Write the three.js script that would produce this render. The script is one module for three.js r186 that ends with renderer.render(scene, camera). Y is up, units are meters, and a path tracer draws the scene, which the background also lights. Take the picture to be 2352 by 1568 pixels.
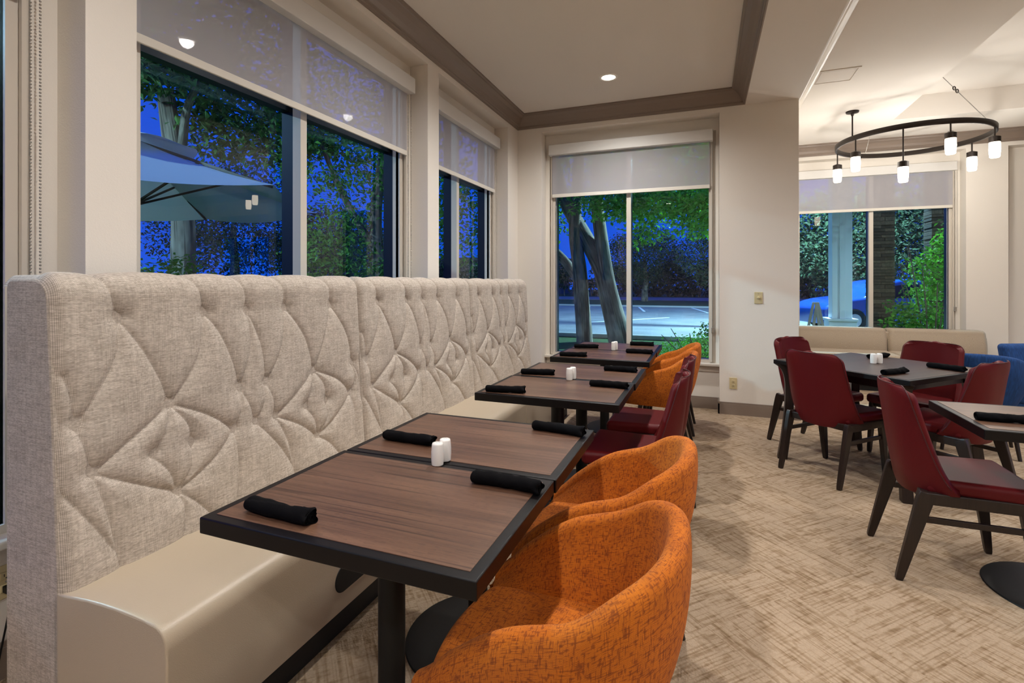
import * as THREE from 'three';
import { RoundedBoxGeometry } from 'three/addons/geometries/RoundedBoxGeometry.js';
import { mergeGeometries } from 'three/addons/utils/BufferGeometryUtils.js';

// ------------------------------------------------------------------ camera, sky, lights, exposure
const scene = new THREE.Scene();
const renderer = new THREE.WebGLRenderer({ antialias: true });
renderer.toneMapping = THREE.LinearToneMapping;
renderer.toneMappingExposure = 1.09;
renderer.shadowMap.enabled = true;

const camera = new THREE.PerspectiveCamera(2 * Math.atan(784 / 1159) * 180 / Math.PI, 2352 / 1568, 0.05, 400);
camera.position.set(0, 1.35, 0);
camera.rotation.y = Math.atan(444 / 1159);
camera.setViewOffset(2352, 1568, 0, 136, 2352, 1568);

// dusk sky: deep blue, a little paler towards the horizon, the same all round
{
  const W = 64, H = 64, d = new Float32Array(W * H * 4);
  for (let y = 0; y < H; y++) {
    const el = Math.max(0, (y + 0.5) / H * 2 - 1), k = Math.exp(-el * 4);
    for (let x = 0; x < W; x++) d.set([0.002 + 0.003 * k, 0.060 + 0.022 * k, 0.60 + 0.08 * k, 1], (y * W + x) * 4);
  }
  const t = new THREE.DataTexture(d, W, H, THREE.RGBAFormat, THREE.FloatType);
  t.mapping = THREE.EquirectangularReflectionMapping; t.magFilter = THREE.LinearFilter; t.needsUpdate = true;
  scene.background = t;
}
const WARM = new THREE.Color().setRGB(1, 0.98, 0.945), COOL = new THREE.Color().setRGB(0.42, 0.82, 1);
const DOWNLIGHT = 13, PENDANT = 0.92;          // candela of one recessed downlight / one pendant lamp

// ------------------------------------------------------------------ helpers
let seed = 7;
const rnd = () => { seed = (seed * 1664525 + 1013904223) >>> 0; return seed / 4294967296; };
const rr = (a, b) => a + (b - a) * rnd();
const V = (x, y, z) => new THREE.Vector3(x, y, z);
const names = {};
function numbered(n) { const k = names[n] = (names[n] ?? -1) + 1; return k ? n + '_' + String(k).padStart(3, '0') : n; }
function mk(name, g, m, parent) {
  const o = new THREE.Mesh(g, m); o.name = parent ? name : numbered(name);
  o.castShadow = o.receiveShadow = true; (parent ?? scene).add(o); return o;
}
function tag(o, label, category, group) { o.userData.label = label; o.userData.category = category; if (group) o.userData.group = group; return o; }
function thing(name, label, category, [x, y, z] = [0, 0, 0], turn = 0, group) {
  const o = new THREE.Group(); o.name = numbered(name); o.position.set(x, y, z); o.rotation.y = turn; scene.add(o);
  return tag(o, label, category, group);
}
function struct(name, g, m, label) { const o = mk(name, g, m); o.userData.kind = 'structure'; o.userData.label = label; return o; }
function dup(root, label, [x, y, z], turn, group) {
  const r = root.clone(); r.name = numbered(root.name.replace(/_\d{3}$/, '')); r.userData = { ...root.userData, label };
  if (group) r.userData.group = group;
  r.position.set(x, y, z); r.rotation.y = turn; scene.add(r); return r;
}
const flat = (g) => { const n = g.index ? g.toNonIndexed() : g; for (const k of Object.keys(n.attributes)) if (!['position', 'normal', 'uv'].includes(k)) n.deleteAttribute(k); return n; };
const merge = (list) => mergeGeometries(list.map(flat));
// uv in metres, taken from the face's main axis
function uvm(g0, rot = 0) {
  const g = flat(g0), p = g.attributes.position, n = g.attributes.normal, uv = new Float32Array(p.count * 2), c = Math.cos(rot), s = Math.sin(rot);
  for (let i = 0; i < p.count; i += 3) {
    const nx = Math.abs(n.getX(i) + n.getX(i + 1) + n.getX(i + 2)), ny = Math.abs(n.getY(i) + n.getY(i + 1) + n.getY(i + 2)), nz = Math.abs(n.getZ(i) + n.getZ(i + 1) + n.getZ(i + 2));
    for (let k = i; k < i + 3; k++) {
      let a, b;
      if (ny >= nx && ny >= nz) { a = p.getX(k); b = p.getZ(k); } else if (nx >= nz) { a = p.getZ(k); b = p.getY(k); } else { a = p.getX(k); b = p.getY(k); }
      uv[k * 2] = a * c - b * s; uv[k * 2 + 1] = a * s + b * c;
    }
  }
  g.setAttribute('uv', new THREE.BufferAttribute(uv, 2)); return g;
}
const box = (x0, x1, y0, y1, z0, z1) => uvm(new THREE.BoxGeometry(Math.abs(x1 - x0), Math.abs(y1 - y0), Math.abs(z1 - z0)).translate((x0 + x1) / 2, (y0 + y1) / 2, (z0 + z1) / 2));
const rbox = (x0, x1, y0, y1, z0, z1, r = 0.005, s = 2) => uvm(new RoundedBoxGeometry(Math.abs(x1 - x0), Math.abs(y1 - y0), Math.abs(z1 - z0), s, r).translate((x0 + x1) / 2, (y0 + y1) / 2, (z0 + z1) / 2));
const cyl = (r0, r1, y0, y1, x = 0, z = 0, seg = 24) => new THREE.CylinderGeometry(r1, r0, y1 - y0, seg).translate(x, (y0 + y1) / 2, z);
// tapered bar with slightly rounded edges from p0 to p1
function bar(p0, p1, w0, d0, w1 = w0, d1 = d0, r = 0.12) {
  const g = new RoundedBoxGeometry(1, 1, 1, 2, r), p = g.attributes.position, L = p0.distanceTo(p1);
  for (let i = 0; i < p.count; i++) { const t = p.getY(i) + 0.5; p.setXYZ(i, p.getX(i) * (w0 + (w1 - w0) * t), (t - 0.5) * L, p.getZ(i) * (d0 + (d1 - d0) * t)); }
  g.computeVertexNormals();
  const dir = p1.clone().sub(p0).normalize();
  // keep local X as level as possible
  const X = Math.abs(dir.y) > 0.95 ? V(1, 0, 0) : V(0, 1, 0).cross(dir).normalize(), Zv = X.clone().cross(dir).normalize(); X.crossVectors(dir, Zv).normalize();
  g.applyMatrix4(new THREE.Matrix4().makeBasis(X, dir, Zv)); g.translate((p0.x + p1.x) / 2, (p0.y + p1.y) / 2, (p0.z + p1.z) / 2);
  return uvm(g);
}
const tube = (pts, r, seg = 24, rad = 8) => new THREE.TubeGeometry(new THREE.CatmullRomCurve3(pts), seg, r, rad);
function taperTube(pts, r0, r1, seg = 24, rad = 12, wob = 0) {
  const g = new THREE.TubeGeometry(new THREE.CatmullRomCurve3(pts), seg, 1, rad), c = new THREE.CatmullRomCurve3(pts), p = g.attributes.position;
  for (let i = 0; i <= seg; i++) { const q = c.getPointAt(i / seg), r = r0 + (r1 - r0) * i / seg;
    for (let j = 0; j <= rad; j++) { const k = i * (rad + 1) + j, w = r * (1 + wob * Math.sin(j / rad * Math.PI * 6 + i * 0.7)); p.setXYZ(k, q.x + (p.getX(k) - q.x) * w, q.y + (p.getY(k) - q.y) * w, q.z + (p.getZ(k) - q.z) * w); } }
  g.computeVertexNormals(); return g;
}
// surface over a grid: f(u, v) -> [x, y, z, s, t]
function grid(nu, nv, f, closed = false, flip = false) {
  const P = [], T = [], I = [];
  for (let j = 0; j <= nv; j++) for (let i = 0; i <= nu; i++) { const q = f(i / nu, j / nv); P.push(q[0], q[1], q[2]); T.push(q[3] ?? i / nu, q[4] ?? j / nv); }
  const w = nu + 1;
  for (let j = 0; j < nv; j++) for (let i = 0; i < nu; i++) { const a = j * w + i, b = a + 1, c = a + w, d = c + 1; flip ? I.push(a, c, b, b, c, d) : I.push(a, b, c, b, d, c); }
  const g = new THREE.BufferGeometry();
  g.setAttribute('position', new THREE.Float32BufferAttribute(P, 3)); g.setAttribute('uv', new THREE.Float32BufferAttribute(T, 2)); g.setIndex(I); g.computeVertexNormals();
  if (closed) { const n = g.attributes.normal; for (let j = 0; j <= nv; j++) { const a = j * w, b = a + nu; const m = V(n.getX(a) + n.getX(b), n.getY(a) + n.getY(b), n.getZ(a) + n.getZ(b)).normalize(); n.setXYZ(a, m.x, m.y, m.z); n.setXYZ(b, m.x, m.y, m.z); } }
  return g;
}
const lathe = (pts, seg = 32) => new THREE.LatheGeometry(pts.map(([r, y]) => new THREE.Vector2(r, y)), seg);
const lerp = (a, b, t) => a + (b - a) * t, sm = (t) => { t = Math.min(1, Math.max(0, t)); return t * t * (3 - 2 * t); };

// ------------------------------------------------------------------ textures (tileable noise)
function hash(x, y, s) { let h = Math.imul(x, 374761393) ^ Math.imul(y, 668265263) ^ Math.imul(s, 2246822519); h = Math.imul(h ^ (h >>> 13), 1274126177); return ((h ^ (h >>> 16)) >>> 0) / 4294967296; }
function vn(x, y, px, py, s) { // value noise with period px, py
  const xi = Math.floor(x), yi = Math.floor(y), fx = sm(x - xi), fy = sm(y - yi), m = (a, p) => ((a % p) + p) % p;
  const a = hash(m(xi, px), m(yi, py), s), b = hash(m(xi + 1, px), m(yi, py), s), c = hash(m(xi, px), m(yi + 1, py), s), d = hash(m(xi + 1, px), m(yi + 1, py), s);
  return lerp(lerp(a, b, fx), lerp(c, d, fx), fy);
}
function tex(W, H, f, sizeX, sizeY, srgb = true) { // f(u, v) -> [r,g,b] 0..1 (sRGB), tile covers sizeX x sizeY metres
  const d = new Uint8Array(W * H * 4);
  for (let y = 0; y < H; y++) for (let x = 0; x < W; x++) { const c = f(x / W, y / H), k = (y * W + x) * 4; d[k] = Math.min(255, Math.max(0, c[0] * 255)); d[k + 1] = Math.min(255, Math.max(0, c[1] * 255)); d[k + 2] = Math.min(255, Math.max(0, c[2] * 255)); d[k + 3] = 255; }
  const t = new THREE.DataTexture(d, W, H); t.wrapS = t.wrapT = THREE.RepeatWrapping; t.magFilter = THREE.LinearFilter; t.minFilter = THREE.LinearMipmapLinearFilter; t.generateMipmaps = true;
  if (srgb) t.colorSpace = THREE.SRGBColorSpace; t.repeat.set(1 / sizeX, 1 / sizeY); t.needsUpdate = true; return t;
}
const mixc = (a, b, t) => [lerp(a[0], b[0], t), lerp(a[1], b[1], t), lerp(a[2], b[2], t)];
const grey = (v) => [v, v, v];

// carpet: half-metre tiles laid quarter-turn, streaky two-tone yarn
const carpetAt = (u, v) => {
  const S = 2, n = 4, tx = Math.floor(u * n), ty = Math.floor(v * n), turn = (tx + ty) % 2;
  const a = turn ? u : v, b = turn ? v : u, sd = tx * 7 + ty * 31;
  const l1 = vn(a * 13, b * 400, 13, 400, 3 + sd), l2 = vn(a * 90, b * 210, 90, 210, 9), l3 = vn(b * 34, a * 300, 34, 300, 14 + sd), big = vn(u * 14, v * 14, 14, 14, 5), fine = vn(u * 512, v * 512, 512, 512, 6), blot = vn(a * 40, b * 120, 40, 120, 21 + sd);
  let k = sm((l1 - 0.42) * 2.4) * 0.46 + sm((l3 - 0.52) * 3) * 0.3 + sm((l2 * 0.45 + blot * 0.7 + big * 0.3 - 0.74) * 3.2) * 0.42 - 0.06;
  return [Math.min(1, Math.max(0, k)), fine];
};
const tCarpet = tex(1024, 1024, (u, v) => { const [k, f] = carpetAt(u, v); return mixc(mixc([0.68, 0.597, 0.505], [0.465, 0.37, 0.262], k), [0.5, 0.42, 0.33], (f - 0.5) * 0.3 + 0.08); }, 2, 2);
const tCarpetB = tex(512, 512, (u, v) => grey(vn(u * 256, v * 256, 256, 256, 1) * 0.6 + vn(u * 40, v * 200, 40, 200, 2) * 0.4), 1, 1, false);
// woven linen: plain weave, slubs
const weave = (u, v, nx, ny) => { const x = u * nx, y = v * ny, over = (Math.floor(x) + Math.floor(y)) % 2, cx = Math.abs(x % 1 - 0.5) * 2, cy = Math.abs(y % 1 - 0.5) * 2; return over ? (1 - cy * cy) * (0.75 + 0.25 * (1 - cx)) : (1 - cx * cx) * (0.65 + 0.25 * (1 - cy)); };
const tLinen = tex(1024, 1024, (u, v) => {
  const w = weave(u, v, 96, 128), a = vn(u * 96, v * 6, 96, 6, 1), b = vn(u * 6, v * 128, 6, 128, 2), c = vn(u * 10, v * 10, 10, 10, 3), k = 0.58 + 0.42 * w, t = (a - 0.5) * 0.07 + (b - 0.5) * 0.10 + (vn(u * 48, v * 128, 48, 128, 5) - 0.5) * 0.16 + (c - 0.5) * 0.04;
  return [(0.86 + t) * k, (0.805 + t) * k, (0.745 + t) * k];
}, 0.3, 0.3);
const tLinenB = tex(512, 512, (u, v) => grey(weave(u, v, 96, 128)), 0.3, 0.3, false);
const tOrange = tex(1024, 1024, (u, v) => {
  const w = weave(u, v, 120, 150), a = vn(u * 120, v * 26, 120, 26, 1), b = vn(u * 26, v * 150, 26, 150, 2), c = vn(u * 7, v * 7, 7, 7, 5), dk = Math.min(1, sm((a - 0.56) * 3) * 0.75 + sm((b - 0.56) * 3) * 0.75 + (c - 0.5) * 0.3), k = 0.55 + 0.45 * w;
  const col = mixc([0.95, 0.51, 0.07], [0.50, 0.20, 0.03], dk * 0.62); return [col[0] * k, col[1] * k, col[2] * k];
}, 0.26, 0.26);
const tOrangeB = tex(512, 512, (u, v) => grey(weave(u, v, 120, 150)), 0.26, 0.26, false);
const tBlue = tex(512, 512, (u, v) => { const w = 0.6 + 0.4 * weave(u, v, 60, 60), n = vn(u * 60, v * 8, 60, 8, 4) * 0.3 + 0.8; return [0.10 * w * n, 0.30 * w * n, 0.56 * w * n]; }, 0.2, 0.2);
const tBench = tex(512, 512, (u, v) => { const q = Math.abs((u * 4) % 1 - 0.5) * 2, s = Math.sin((v * 26 + q * 4 + (vn(u * 20, v * 20, 20, 20, 8) - 0.5) * 1.2) * Math.PI * 2); const k = sm(s * 0.9 + 0.5); return mixc([0.56, 0.49, 0.41], [0.74, 0.68, 0.60], k); }, 0.32, 0.32);
// table laminate: long straight grain running along x
const tWood = tex(2048, 1024, (u, v) => {
  const wv = v + 0.006 * (vn(u * 3, v * 6, 3, 6, 4) - 0.5), band = vn(u * 2, wv * 9, 2, 9, 1), mid = vn(u * 5, wv * 60, 5, 60, 2), fine = vn(u * 14, wv * 340, 14, 340, 3), pore = vn(u * 90, wv * 400, 90, 400, 6), line = sm((vn(u * 3, wv * 130, 3, 130, 9) - 0.70) * 7);
  let k = band * 0.42 + mid * 0.34 + fine * 0.24; let c = mixc([0.315, 0.215, 0.165], [0.565, 0.43, 0.345], k);
  c = mixc(c, [0.20, 0.125, 0.095], line * 0.55); return mixc(c, [0.25, 0.17, 0.13], pore > 0.74 ? 0.25 : 0);
}, 1.6, 0.8);
const tWoodB = tex(1024, 512, (u, v) => grey(vn(u * 8, v * 170, 8, 170, 3)), 1.6, 0.8, false);
const tDark = tex(512, 512, (u, v) => { const k = vn(u * 70, v * 6, 70, 6, 2) * 0.6 + vn(u * 200, v * 12, 200, 12, 3) * 0.4; return mixc([0.095, 0.062, 0.05], [0.17, 0.115, 0.095], k); }, 0.4, 0.8);
const tPebble = tex(512, 512, (u, v) => grey(vn(u * 90, v * 90, 90, 90, 1) * 0.6 + vn(u * 180, v * 180, 180, 180, 2) * 0.4), 0.12, 0.12, false);
const tPaint = tex(512, 512, (u, v) => grey(vn(u * 120, v * 120, 120, 120, 1) * 0.5 + vn(u * 250, v * 250, 250, 250, 2) * 0.5), 0.5, 0.5, false);
const tShade = tex(256, 256, (u, v) => { const w = weave(u, v, 64, 64); return grey(0.82 + 0.18 * w); }, 0.08, 0.08);
const tBark = tex(512, 1024, (u, v) => { const k = vn(u * 14, v * 8, 14, 8, 1) * 0.5 + vn(u * 40, v * 30, 40, 30, 2) * 0.5, s = sm((vn(u * 6, v * 60, 6, 60, 3) - 0.66) * 6); return mixc(mixc([0.36, 0.32, 0.28], [0.62, 0.58, 0.52], k), [0.22, 0.19, 0.17], s * 0.6); }, 1, 1);
const tGrass = tex(512, 512, (u, v) => { const k = vn(u * 128, v * 128, 128, 128, 1) * 0.6 + vn(u * 16, v * 16, 16, 16, 2) * 0.4; return mixc([0.09, 0.17, 0.05], [0.26, 0.40, 0.13], k); }, 2, 2);
const tAsphalt = tex(512, 512, (u, v) => { const k = vn(u * 200, v * 200, 200, 200, 1) * 0.5 + vn(u * 7, v * 7, 7, 7, 2) * 0.5; return mixc([0.42, 0.43, 0.44], [0.56, 0.57, 0.58], k); }, 4, 4);
const tStone = tex(256, 256, (u, v) => { const k = vn(u * 30, v * 30, 30, 30, 1) * 0.6 + vn(u * 8, v * 8, 8, 8, 2) * 0.4; return mixc([0.40, 0.36, 0.31], [0.64, 0.58, 0.5], k); }, 0.6, 0.6);

// ------------------------------------------------------------------ materials
const M = (o) => new THREE.MeshStandardMaterial(o), MP = (o) => new THREE.MeshPhysicalMaterial(o);
const wallMat = M({ color: '#e4ddd3', roughness: 0.78, bumpMap: tPaint, bumpScale: 0.0004 });
const ceilMat = M({ color: '#dfd8cf', roughness: 0.9, bumpMap: tPaint, bumpScale: 0.0003 });
const taupe = M({ color: '#85766a', roughness: 0.42 });
const creamTrim = M({ color: '#ded4c4', roughness: 0.38 });
const frameMat = M({ color: '#cdc4b7', roughness: 0.45 });
const blackFrame = M({ color: '#15161a', roughness: 0.35, metalness: 0.2 });
const cassMat = M({ color: '#d9d6d1', roughness: 0.5 });
const shadeMat = M({ color: '#c6c2c6', map: tShade, roughness: 0.95, transparent: true, opacity: 0.72, side: THREE.DoubleSide });
const hemMat = M({ color: '#d9d3c8', roughness: 0.7 });
const glass = MP({ color: '#ffffff', roughness: 0.0, transmission: 1, thickness: 0, ior: 1.52, side: THREE.DoubleSide });
const carpetMat = M({ map: tCarpet, roughness: 1, bumpMap: tCarpetB, bumpScale: 0.004 });
const linen = M({ map: tLinen, roughness: 0.95, bumpMap: tLinenB, bumpScale: 0.0004 });
const vinyl = MP({ color: '#b8a892', roughness: 0.36, bumpMap: tPebble, bumpScale: 0.00025 });
const vinylSeam = M({ color: '#c2b199', roughness: 0.5 });
const blackPlinth = M({ color: '#0e0d0d', roughness: 0.6 });
const woodDark = MP({ color: '#8d807a', map: tWood, roughness: 0.34, bumpMap: tWoodB, bumpScale: 0.0002 });
const woodTop = MP({ color: '#d9d3cd', map: tWood, roughness: 0.36, bumpMap: tWoodB, bumpScale: 0.0002 });
const edgeMat = MP({ color: '#0d0909', roughness: 0.4, specularIntensity: 0.55 });
const blackMetal = MP({ color: '#0e0e0e', roughness: 0.5, specularIntensity: 0.6 });
const orangeMat = M({ map: tOrange, roughness: 0.95, bumpMap: tOrangeB, bumpScale: 0.0008 });
const redMat = MP({ color: '#581013', roughness: 0.45, specularIntensity: 0.4, bumpMap: tPebble, bumpScale: 0.0002 });
const redSeam = M({ color: '#43090d', roughness: 0.5 });
const darkWood = MP({ map: tDark, roughness: 0.4 });
const blueMat = M({ map: tBlue, roughness: 0.95 });
const benchMat = M({ map: tBench, roughness: 0.95 });
const napkinMat = MP({ color: '#070608', roughness: 0.95, specularIntensity: 0.25, bumpMap: tLinenB, bumpScale: 0.0004 });
const china = MP({ color: '#eeebe6', roughness: 0.18, clearcoat: 0.4 });
const holeMat = M({ color: '#2a2623', roughness: 0.8 });
const bronze = M({ color: '#2c241f', roughness: 0.42, metalness: 0.55 });
const steel = M({ color: '#b9b6b0', roughness: 0.3, metalness: 0.9 });
const almond = M({ color: '#c9b98f', roughness: 0.4 });
const lampGlow = M({ color: '#fff4e0', roughness: 0.4, emissive: new THREE.Color().setRGB(1, 0.86, 0.66), emissiveIntensity: 7 });
const lensGlow = M({ color: '#ffffff', emissive: new THREE.Color().setRGB(1, 0.9, 0.76), emissiveIntensity: 22 });

// ------------------------------------------------------------------ the setting: floor, walls, ceilings
const FAR = -5.62, XL = -2.08, BAY = -8.30, XR = 7.2, ZB = 4.2;   // inner faces
{
  const g = merge([new THREE.BoxGeometry(1, 1, 1)]); // carpet slab, pattern turned 45 degrees
  const f = uvm(new THREE.BoxGeometry(XR + 0.4 - XL + 0.4, 0.2, ZB + 0.4 - BAY + 0.6).translate((XR + XL) / 2, -0.1, (ZB + BAY) / 2 - 0.1), Math.PI / 4);
  struct('floor', f, carpetMat, 'beige two-tone streaky carpet floor');
}
const CEIL = 3.30, SOF = 3.15, HEAD = 3.10, TOPY = 3.9;
// openings: clear glass ranges along each wall
const W0 = [-0.995, 0.93], W1 = [-3.39, -1.44], W2 = [-5.17, -3.80], W3 = [-1.667, 0.035], W4 = [1.30, 3.07], W5 = [3.95, 5.6];
const SILL = 0.49, WT = 2.92, CAS = 0.07;
const LC = -2.245, FC = -5.80, BC = -8.475;  // casing planes
{
  const p = [], t = -2.42; // left wall
  for (const [a, b] of [[-1.32, -1.145], [-3.72, -3.54], [-5.98, -5.30], [1.10, ZB + 0.3]]) p.push(box(t, XL, -0.1, TOPY, a, b));
  for (const [a, b, c, d] of [[-1.145, 1.10, W0[0], W0[1]], [-3.54, -1.32, W1[0], W1[1]], [-5.30, -3.72, W2[0], W2[1]]]) {
    p.push(box(t, XL, HEAD, TOPY, a, b), box(t, LC, -0.1, SILL - 0.04, a, b), box(t, LC, WT + 0.05, HEAD, a, b), box(t, LC, SILL - 0.04, WT + 0.05, a, c - CAS), box(t, LC, SILL - 0.04, WT + 0.05, d + CAS, b));
  }
  struct('wall_left', merge(p), wallMat, 'cream window wall behind the tufted banquette');
}
{
  const p = [], t = -5.98; // far wall of the main bay, with the pier
  p.push(box(-2.3, -1.784, -0.1, TOPY, t, FAR), box(0.137, 0.855, -0.1, TOPY, t, FAR), box(-1.784, 0.137, HEAD, TOPY, t, FAR), box(-1.784, 0.137, -0.1, SILL - 0.04, t, FC), box(-1.784, 0.137, WT + 0.05, HEAD, t, FC), box(-1.784, W3[0] - CAS, SILL - 0.04, WT + 0.05, t, FC), box(W3[1] + CAS, 0.137, SILL - 0.04, WT + 0.05, t, FC));
  struct('wall_far', merge(p), wallMat, 'cream end wall and pier with the switch plate');
  struct('wall_return', box(0.6, 0.855, -0.1, TOPY, -8.3, -5.98), wallMat, 'cream return wall hidden behind the pier');
}
{
  const p = [], t = -8.66; // far wall of the right-hand room
  p.push(box(0.6, 0.95, -0.1, TOPY, t, BAY), box(3.19, 3.62, -0.1, TOPY, t, BAY), box(5.9, XR + 0.3, -0.1, TOPY, t, BAY));
  for (const [a, b, c, d] of [[0.95, 3.19, W4[0], W4[1]], [3.62, 5.9, W5[0], W5[1]]]) p.push(box(a, b, HEAD, TOPY, t, BAY), box(a, b, -0.1, SILL - 0.04, t, BC), box(a, b, WT + 0.05, HEAD, t, BC), box(a, c - CAS, SILL - 0.04, WT + 0.05, t, BC), box(d + CAS, b, SILL - 0.04, WT + 0.05, t, BC));
  struct('wall_bay', merge(p), wallMat, 'cream window wall behind the low bench');
}
// right wall with two window openings (it shows in the window reflections), back wall
{
  const p = [], t = XR + 0.35;
  const zs = [[-6.8, -4.6], [-3.2, -1.0], [0.4, 2.6]]; let z = BAY - 0.5;
  for (const [a, b] of zs) { p.push(box(XR, t, -0.1, TOPY, z, a), box(XR, t, -0.1, 0.5, a, b), box(XR, t, 2.7, TOPY, a, b)); z = b; }
  p.push(box(XR, t, -0.1, TOPY, z, ZB + 0.3));
  struct('wall_right', merge(p), wallMat, 'cream wall on the far right of the room');
  struct('wall_back', box(-2.62, XR + 0.3, -0.1, TOPY, ZB, ZB + 0.3), wallMat, 'cream wall behind the viewer');
}
{
  const p = [], x1 = XR + 0.2, z1 = ZB + 0.2, C0 = 2.11, CZ = -7.30, CX1 = 6.4, CZ1 = 3.2;
  p.push(box(-2.2, 0.40, CEIL, TOPY, -5.7, z1));                 // tray
  p.push(box(0.378, 0.855, SOF, TOPY, -5.7, z1));                 // dropped beam
  p.push(box(0.80, C0, CEIL, TOPY, -8.5, z1), box(C0, x1, CEIL, TOPY, -8.5, CZ), box(C0, x1, CEIL, TOPY, CZ1, z1), box(CX1, x1, CEIL, TOPY, CZ, CZ1), box(C0, CX1, 3.56, TOPY, CZ, CZ1));
  struct('ceiling', merge(p), ceilMat, 'pale painted ceiling with tray, dropped beam and coffer');
}
// crown mouldings, mitred
const CROWN = [[0, 0], [0.010, 0], [0.012, 0.012], [0.024, 0.018], [0.024, 0.03], [0.034, 0.036], [0.05, 0.066], [0.078, 0.102], [0.108, 0.122], [0.112, 0.132], [0.13, 0.136], [0.13, 0.15]];
function crown(ax, az, bx, bz, nx, nz, ma, mb, y0 = SOF, prof = CROWN) {
  const P = [], I = [], T = [], dx = Math.sign(bx - ax), dz = Math.sign(bz - az), L = Math.hypot(bx - ax, bz - az);
  for (let k = 0; k < prof.length - 1; k++) {
    const b = P.length / 3;
    for (const q of [prof[k], prof[k + 1]]) for (const e of [0, 1]) {
      const along = e ? L - mb * q[0] : ma * q[0];
      P.push(ax + dx * along + nx * q[0], y0 + q[1], az + dz * along + nz * q[0]); T.push(along, q[1]);
    }
    I.push(b, b + 1, b + 2, b + 1, b + 3, b + 2);
  }
  const g = new THREE.BufferGeometry(); g.setAttribute('position', new THREE.Float32BufferAttribute(P, 3)); g.setAttribute('uv', new THREE.Float32BufferAttribute(T, 2)); g.setIndex(I);
  const h = g.toNonIndexed(); h.computeVertexNormals(); return h;
}
struct('trim_1', merge([crown(XL, ZB, XL, FAR, 1, 0, 0, 1), crown(XL, FAR, 0.378, FAR, 0, 1, 1, 1), crown(0.378, FAR, 0.378, ZB, -1, 0, 1, 0)]), taupe, 'taupe crown moulding round the tray ceiling');
struct('trim_2', crown(0.855, -8.3, 0.855, ZB, 1, 0, 1, 0), creamTrim, 'pale glossy crown moulding along the dropped beam');
struct('trim_3', merge([crown(0.855, BAY, XR, BAY, 0, 1, 1, 1), crown(XR, BAY, XR, ZB, -1, 0, 1, 0)]), taupe, 'taupe crown moulding above the bay windows');
// baseboards
const base = (pts) => merge(pts.map(([x0, x1, z0, z1]) => merge([box(x0, x1, 0, 0.105, z0, z1), box(x0 + (x1 - x0 > 0.05 ? 0 : 0.004), x1 - (x1 - x0 > 0.05 ? 0 : 0.004), 0.105, 0.125, z0 + (z1 - z0 > 0.05 ? 0 : 0.004), z1 - (z1 - z0 > 0.05 ? 0 : 0.004))])));
struct('baseboard_far', base([[XL, -1.784, FAR, FAR + 0.015], [-1.784, -1.769, FC, FAR + 0.015], [-1.784, 0.137, FC, FC + 0.015], [0.122, 0.137, FC, FAR + 0.015], [0.122, 0.87, FAR, FAR + 0.015], [0.855, 0.87, -8.3, FAR]]), taupe, 'taupe baseboard along the end wall and pier');
struct('baseboard_left', base([[XL, XL + 0.015, -1.32, -1.145], [LC, LC + 0.015, -1.145, 1.1], [XL, XL + 0.015, 1.1, ZB], [XL, XL + 0.015, -5.62, -5.3]]), taupe, 'taupe baseboard along the left window wall');
struct('baseboard_bay', base([[0.87, 0.95, BAY, BAY + 0.015], [0.95, 3.19, BC, BC + 0.015], [3.19, 3.62, BAY, BAY + 0.015], [3.62, 5.9, BC, BC + 0.015], [5.9, XR, BAY, BAY + 0.015], [XR - 0.015, XR, BAY, ZB], [XL, XR, ZB - 0.015, ZB]]), taupe, 'taupe baseboard below the bay windows and round the room');

// windows: cream inner frame, black outer frame, two panes, sill board. Local x along the wall, z towards the room
function makeWindow(name, label, a0, a1, mull, pos, turn, rail) {
  const o = new THREE.Group(); o.name = name; o.position.set(...pos); o.rotation.y = turn; o.userData = { kind: 'structure', label }; scene.add(o);
  const y0 = SILL + 0.03, y1 = WT, m = 0.025;
  const fr = (w, z0, z1) => merge([box(a0 - w, a0, y0 - w, y1 + w, z0, z1), box(a1, a1 + w, y0 - w, y1 + w, z0, z1), box(a0, a1, y1, y1 + w, z0, z1), box(a0, a1, y0 - w, y0, z0, z1)]);
  mk('frame', merge([fr(CAS, -0.065, -0.012), fr(0.035, -0.035, 0)]), frameMat, o);
  mk('mullion', box(mull - m, mull + m, y0, y1, -0.065, -0.005), frameMat, o);
  const bl = [fr(0.04, -0.15, -0.065), box(mull - m, mull + m, y0, y1, -0.15, -0.065)];
  if (rail) bl.push(box(a0, a1, 2.375, 2.41, -0.15, -0.09));
  mk('outer_frame', merge(bl), blackFrame, o);
  for (const [a, b] of [[a0, mull - m], [mull + m, a1]]) mk('pane', new THREE.PlaneGeometry(b - a, y1 - y0).translate((a + b) / 2, (y0 + y1) / 2, -0.13), glass, o);
  const s = mk('sill', merge([rbox(a0 - 0.12, a1 + 0.12, SILL - 0.03, SILL, -0.07, 0.075, 0.008), box(a0 - 0.1, a1 + 0.1, SILL - 0.09, SILL - 0.03, 0, 0.02)]), frameMat, o);
  return o;
}
const Q = Math.PI / 2;
makeWindow('window_1', 'window at the left edge beside the beaded chain', -W0[1], -W0[0], 0.03, [LC, 0, 0], Q, true);
makeWindow('window_2', 'wide two-pane window above the nearest banquette', -W1[1], -W1[0], 2.38, [LC, 0, 0], Q, true);
makeWindow('window_3', 'narrow two-pane window above the far banquette', -W2[1], -W2[0], 4.40, [LC, 0, 0], Q, true);
makeWindow('window_4', 'tall window in the end wall showing tree trunks', W3[0], W3[1], -0.81, [0, 0, FC], 0);
makeWindow('window_5', 'bay window behind the bench showing stone columns', W4[0], W4[1], 2.19, [0, 0, BC], 0);
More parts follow.
